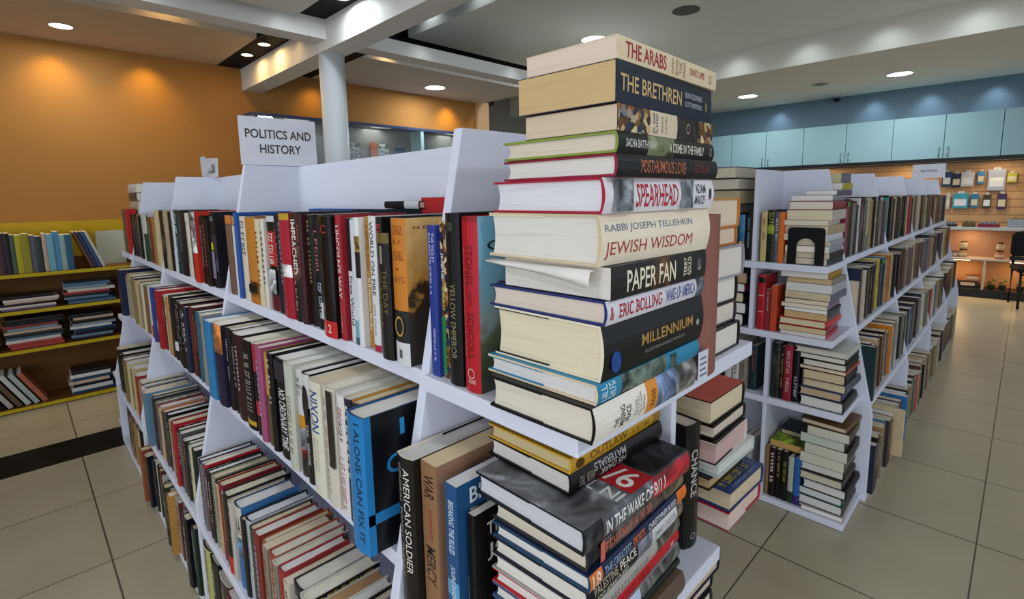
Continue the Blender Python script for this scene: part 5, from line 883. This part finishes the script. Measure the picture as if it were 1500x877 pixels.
o_ = nt.nodes.new('ShaderNodeOutputMaterial'); mx = nt.nodes.new('ShaderNodeMixShader'); tr = nt.nodes.new('ShaderNodeBsdfTransparent'); gs = nt.nodes.new('ShaderNodeBsdfGlossy')
gs.inputs['Roughness'].default_value = .03; tr.inputs[0].default_value = (.92, .96, .96, 1); mx.inputs[0].default_value = .06
nt.links.new(tr.outputs[0], mx.inputs[1]); nt.links.new(gs.outputs[0], mx.inputs[2]); nt.links.new(mx.outputs[0], o_.inputs[0])
for a, b in ((1.576, 2.279), (2.311, 3.279), (3.321, 4.194)):
    m = MB(); m.box((a, 4.722, 1.721), (b, 4.726, 2.114)); m.build('glass_pane', gl, t)
for k, (x, c, f, w, hh, nm) in enumerate([(1.85, '#3a3428', '#1d1a18', .17, .24, 'black and gold'), (2.10, '#6a4a30', '#5a4030', .14, .22, 'brown'), (2.40, '#8a5a34', '#b8702a', .12, .2, 'amber'), (2.58, '#7a8084', '#a8acb0', .16, .23, 'silver photo'), (2.80, '#b8604a', '#c07058', .10, .25, 'coral'), (2.92, '#a8b0a8', '#b0b8b4', .16, .24, 'pale portrait'), (3.02+.1, '#2a4a6a', '#2f5878', .15, .21, 'dark blue'), (3.42, '#c8d4d8', '#5a94b8', .19, .24, 'white and blue'), (3.66, '#6a7a84', '#5a6a74', .15, .22, 'grey-blue'), (3.86, '#8a8438', '#7a7a40', .13, .22, 'olive'), (4.03, '#6a5a4a', '#5a4c40', .12, .2, 'dark brown')]):
    M = M_stand((x+w/2, 4.905, 1.7206), 0); s = bk(.022, hh, w*.8, c, soft=True, front=f, fkind='photo' if k in (3, 5, 8) else 'plain')
    # spine to the -X side, cover towards the room
    Mx = frame((x-w/2, 4.892, 1.7206), Vector((0, -1, 0)), Vector((1, 0, 0)), Vector((0, 0, 1)))
    b_ = make_book(Mx, s, '%s cover facing out in the wall display case' % nm, 'books on show in the wall display case'); b_['category'] = 'book'

# ------------------------------------------------------------------ back wall: cupboards, slat-wall display, counter, lit alcove
BX = 9.13
CAB = mat('#8fb0b6', 0.5, 'paint'); DARK = mat('#1a1d20', 0.4)
seams = [-0.80, -0.256, .291, .839, 1.388, 1.941, 2.500, 3.046, 3.594, 4.15]
where = ['at the open end of the row', 'second in the row, over the slat wall', 'third in the row, behind the fiction sign', 'fourth in the row, above the aisle unit end', 'last in the row, beside the tall stack']
cab_k = 0
for i in range(0, len(seams)-1, 2):
    a, b, c = seams[i], seams[i+1], (seams[i+2] if i+2 < len(seams) else seams[i+1]+.55)
    a, b, c = seams[i+0], seams[i+1], seams[min(i+2, len(seams)-1)]
    if c <= b: c = b+.55
    if i == 0: pass
    t = thing('wall_cupboard', 'pale blue wall cupboard with two doors, %s' % where[cab_k], 'cupboard', (0, 0, 0), group='pale blue wall cupboards'); cab_k += 1
    m = MB(); m.box((BX-.33, a+.002, 1.79), (BX-.002, c-.002, 2.352)); m.build('body', CAB, t)
    for y0, y1, hy in ((a, b, b-.045), (b, c, b+.045)):
        m = MB(); m.box((BX-.352, y0+.0035, 1.792), (BX-.331, y1-.0035, 2.35)); d = m.build('door', CAB, t, bevel=.002)
        m = MB(); m.tube([(BX-.353, hy, 1.815), (BX-.375, hy, 1.82), (BX-.375, hy, 1.93), (BX-.353, hy, 1.935)], .006, seg=8); m.build('handle', mat('#8a9094', .3, 'plain', 0, 1.0), d, True)
t = thing('cupboard_rail', 'dark rail along the bottom of the pale wall cupboards', 'rail', (0, 0, 0)); m = MB(); m.box((BX-.35, -.80, 1.745), (BX-.002, 4.70, 1.789)); m.build('rail_board', DARK, t); m = MB(); m.box((BX-.31, -.80, 1.738), (BX-.28, 4.70, 1.7445)); m.build('light_channel', mat('#c8a878', .4), t)
t = thing('slat_wall', 'beige slatted display wall hung with packets', 'display wall', (0, 0, 0))
m = MB(); m.box((BX-.03, -1.2, .90), (BX-.002, 4.7, 1.737)); m.build('board', mat('#c09468', .6), t)
m = MB()
for k in range(8): m.box((BX-.034, -1.2, .95+.1*k), (BX-.0301, 4.7, .955+.1*k))
m.build('slat_groove', mat('#8a6844', .6), t)
t = thing('counter', 'white counter shelf under the slatted display wall', 'counter', (0, 0, 0))
m = MB(); m.box((BX-.40, -1.2, .865), (BX-.002, 4.7, .899)); m.build('counter_top', mat('#c8c8c4', .4), t, bevel=.002)
m = MB(); m.box((BX-.02, -1.2, .101), (BX-.002, 4.7, .864)); m.build('back_board', mat('#b08464', .6), t)
m = MB(); m.box((BX-.38, -1.2, .0), (BX-.002, 4.7, .10)); m.build('plinth', DARK, t)
m = MB(); m.box((BX-.36, -1.2, .475), (BX-.021, 4.7, .495)); m.build('shelf_board', mat('#c8b8a4', .4), t)
for y in (.325, 1.3, -.65): m = MB(); m.box((BX-.36, y-.01, .101), (BX-.021, y+.01, .474)); m.build('divider', mat('#c8b8a4', .4), t)
for y in (.55, .02, 1.0): 
    m = MB(); m.box((BX-.30, y-.08, .463), (BX-.26, y+.08, .4745)); m.build('strip_light', mat('#ffd09a', .4, 'plain', 5.0), t)
    area('strip_lamp', (BX-.28, y, .455), .12, 1.6, WARM)
for y in (.5, -.2, 1.2): area('alcove_lamp', (BX-.22, y, .855), .2, 1.4, (1, .72, .45))
for y in (.3, -.4, 1.2, 2.2): area('rail_lamp', (BX-.30, y, 1.735), .25, 2.0, (1, .78, .5))
HG = 'packets hanging on the slatted display wall'
packs = [(.80, 1.42, .10, .20, '#243a5c', 'dark blue'), (.70, 1.41, .09, .18, '#1d2540', 'navy with a yellow strip'), (.59, 1.42, .13, .19, '#b8b8bc', 'white and violet'), (.46, 1.45, .07, .16, '#3a78a8', 'sky blue'), (.31, 1.36, .17, .27, '#9aa0b0', 'large grey-blue'), (.17, 1.46, .09, .12, '#b0a82c', 'yellow'), (.03, 1.38, .06, .22, '#b08a3c', 'golden'), (-.06, 1.43, .11, .2, '#c8c8c0', 'white'), (-.19, 1.46, .09, .16, '#9a4a3a', 'terracotta'),
         (.77, 1.12, .05, .20, '#a8a8a0', 'pale grey'), (.64, 1.13, .16, .20, '#3a8a9c', 'wide turquoise'), (.50, 1.14, .08, .18, '#2a6a94', 'blue'), (.38, 1.13, .08, .18, '#3a3020', 'dark brown'), (.24, 1.12, .09, .2, '#3a2448', 'dark purple'), (-.05, 1.17, .12, .22, '#4a9a44', 'bright green'), (-.2, 1.15, .09, .24, '#3a2a4a', 'violet')]
for k, (y, z, w, hh, c, nm) in enumerate(packs):
    t = thing('hanging_packet', '%s packet hanging on the slatted wall, %s row' % (nm, 'upper' if k < 9 else 'lower'), 'packet', (BX-.06, y, z), group=HG)
    m = MB(); w *= 1.0; m.prism([(-w/2, 0), (w/2, 0), (w/2, hh), (-w/2, hh)], 'x', -.012, .008); m.build('packet_body', mat(c, .3), t, bevel=.004)
    m = MB(); m.box((-.0135, -w*.38, hh*.18), (-.0121, w*.38, hh*.62)); m.build('packet_label', mat('#c8c0a0' if k % 2 else '#d0d4d8', .4), t)
    m = MB(); m.tube([(.026, 0, hh+.012), (-.03, 0, hh+.012), (-.034, 0, hh+.02)], .003, seg=6); m.build('hook', mat('#9a9a98', .3, 'plain', 0, 1.0), t)
    m = MB(); m.prism([(-w*.2, hh), (w*.2, hh), (w*.2, hh+.026), (-w*.2, hh+.026)], 'x', -.003, .001); m.build('hang_tab', mat('#c8c8c4', .4), t)
for k, (y, w, hh, c, nm) in enumerate([(.72, .16, .03, '#2a2a2c', 'low dark'), (.52, .12, .05, '#5a4a2a', 'brown'), (.33, .20, .04, '#7a2038', 'crimson'), (.05, .22, .10, '#9aa0a8', 'grey'), (-.25, .15, .08, '#3a3a30', 'black')]):
    t = thing('tray', '%s tray of small goods on the counter shelf' % nm, 'tray', (BX-.22, y, .8995), group='trays on the counter shelf')
    m = MB(); m.box((-.1, -w/2, 0), (.1, w/2, hh)); m.build('tray_box', mat(c, .5), t, bevel=.004)
    m = MB()
    for j in range(5): m.box((-.08, -w*.42+j*w*.18, hh), (.08, -w*.42+j*w*.18+w*.12, hh+.02+.01*(j % 2)))
    m.build('goods', mat('#8a7a5a' if k % 2 else '#7a8a9a', .5), t)
def jar(y, z, r, hh, c, lid, label):
    t = thing('jar', label, 'jar', (BX-.2, y, z), group='jars in the lit alcove')
    m = MB(); m.lathe((0, 0, 0), [(r*.9, 0), (r, .006), (r, hh*.8), (r*.8, hh*.92)], seg=18); m.build('jar_body', mat(c, .2), t, True)
    m = MB(); m.lathe((0, 0, hh*.921), [(r*.86, 0), (r*.86, hh*.16)], seg=18); m.build('lid', mat(lid, .4), t)
    m = MB(); m.lathe((0, 0, 0), [(r*1.01, hh*.25), (r*1.01, hh*.6)], seg=18); m.build('jar_label', mat('#d8c8a0', .5), t)
jar(.55, .4955, .045, .10, '#b08a5c', '#5a3420', 'amber jar under another jar, near the shelf strip light'); jar(.55, .607, .038, .09, '#c8b090', '#5a3420', 'pale jar stacked on an amber jar in the lit alcove')
jar(.20, .4955, .045, .10, '#b87a5c', '#5a3420', 'rosy jar under another jar, behind the black chair'); jar(.20, .607, .038, .09, '#c8b088', '#5a3420', 'cream jar stacked on a rosy jar in the lit alcove')
jar(.70, .4955, .04, .08, '#c09a7c', '#8a3a2a', 'small tan jar with a red lid in the lit alcove'); jar(.83, .4955, .045, .08, '#3a7a80', '#5a8a8c', 'teal jar at the aisle end of the lit alcove'); jar(.03, .4955, .05, .08, '#2a3438', '#3a4448', 'dark jar at the chair end of the lit alcove')
jar(.63, .4955, .03, .07, '#9a94a8', '#7a3a2a', 'little grey jar between the tan and amber jars')
def goods_box(y, z, w, hh, c, label):
    t = thing('goods_box', label, 'box', (BX-.2, y, z), group='boxes in the lit alcove')
    m = MB(); m.box((-.07, -w/2, 0), (.07, w/2, hh)); m.build('carton', mat(c, .5), t, bevel=.003); m = MB(); m.box((-.0715, -w*.35, hh*.3), (-.0701, w*.35, hh*.7)); m.build('box_label', mat('#d8c09a', .5), t)
    m = MB(); m.box((-.071, -w*.505, hh*.86), (.071, w*.505, hh+.002)); m.build('lid', mat('#7a4a34', .5), t)
goods_box(.77, .1005, .15, .19, '#b0503c', 'red-orange box on the plinth of the lit alcove'); goods_box(.47, .1005, .2, .10, '#2a2826', 'long dark box on the plinth of the lit alcove'); goods_box(.43, .203, .14, .07, '#b88a6c', 'flat tan box on the dark box in the lit alcove'); goods_box(-.16, .1005, .14, .12, '#7a7468', 'grey box behind the chair legs in the lit alcove')
for k, (y, nm) in enumerate([(.245, 'first'), (.14, 'second'), (-.02, 'third')]):
    t = thing('potted_plant', 'small green potted plant, %s along from the white divider' % nm, 'plant', (BX-.18, y, .1005), group='small plants in the lit alcove')
    m = MB(); m.lathe((0, 0, 0), [(.028, 0), (.038, .05), (.04, .055)], seg=14); m.build('pot', mat('#3a4a2c', .5), t, True)
    m = MB()
    for j in range(22):
        a = j*2.4; r_ = .012+.03*((j*7) % 10)/10; zt_ = .07+.06*((j*3) % 8)/8
        m.prism([(-.009, 0), (0, .018), (.009, 0), (0, -.018)], 'z', 0, .001)
        for q_ in range(len(m.v)-8, len(m.v)):
            vx, vy, vz = m.v[q_]; m.v[q_] = (vx*math.cos(a)-vy*math.sin(a)+r_*math.cos(a), vx*math.sin(a)+vy*math.cos(a)+r_*math.sin(a), vz+zt_+vy*.5)
    m.build('foliage', mat('#4a6a2a', .6), t)

# ------------------------------------------------------------------ black chair by the alcove
t = thing('chair', 'black upholstered chair with metal legs by the lit alcove', 'chair', M=Matrix.Translation((8.42, -.17, 0)) @ Matrix.Rotation(math.radians(10), 4, 'Z'))
FAB = mat('#09090b', .7); MET = mat('#0d0d0f', .35)
m = MB(); m.box((-.23, -.23, .42), (.23, .23, .475)); m.build('seat', FAB, t, bevel=.018)
pts = [(-.235, .60), (-.235, .82), (-.20, .865), (-.12, .88), (.12, .88), (.20, .865), (.235, .82), (.235, .60), (.20, .575), (-.20, .575)]
m = MB(); m.prism(pts, 'x', .215, .255); m.build('backrest', FAB, t, bevel=.01)
for sy in (-1, 1):
    m = MB(); m.tube([(.25, sy*.20, .0), (.23, sy*.20, .44), (.262, sy*.20, .62)], .013); m.build('leg', MET, t, True)
    m = MB(); m.tube([(-.24, sy*.20, .0), (-.21, sy*.20, .42)], .013); m.build('leg', MET, t, True)
m = MB(); m.tube([(.236, -.20, .40), (.236, .20, .40)], .011); m.tube([(-.21, -.20, .40), (-.21, .20, .40)], .011); m.build('cross_rail', MET, t, True)
m = MB(); m.box((-.21, -.205, .535), (.262, -.195, .56)); m = MB(); m.box((.20, -.235, .52), (.255, .235, .565)); m.build('lumbar_bar', MET, t, bevel=.005)
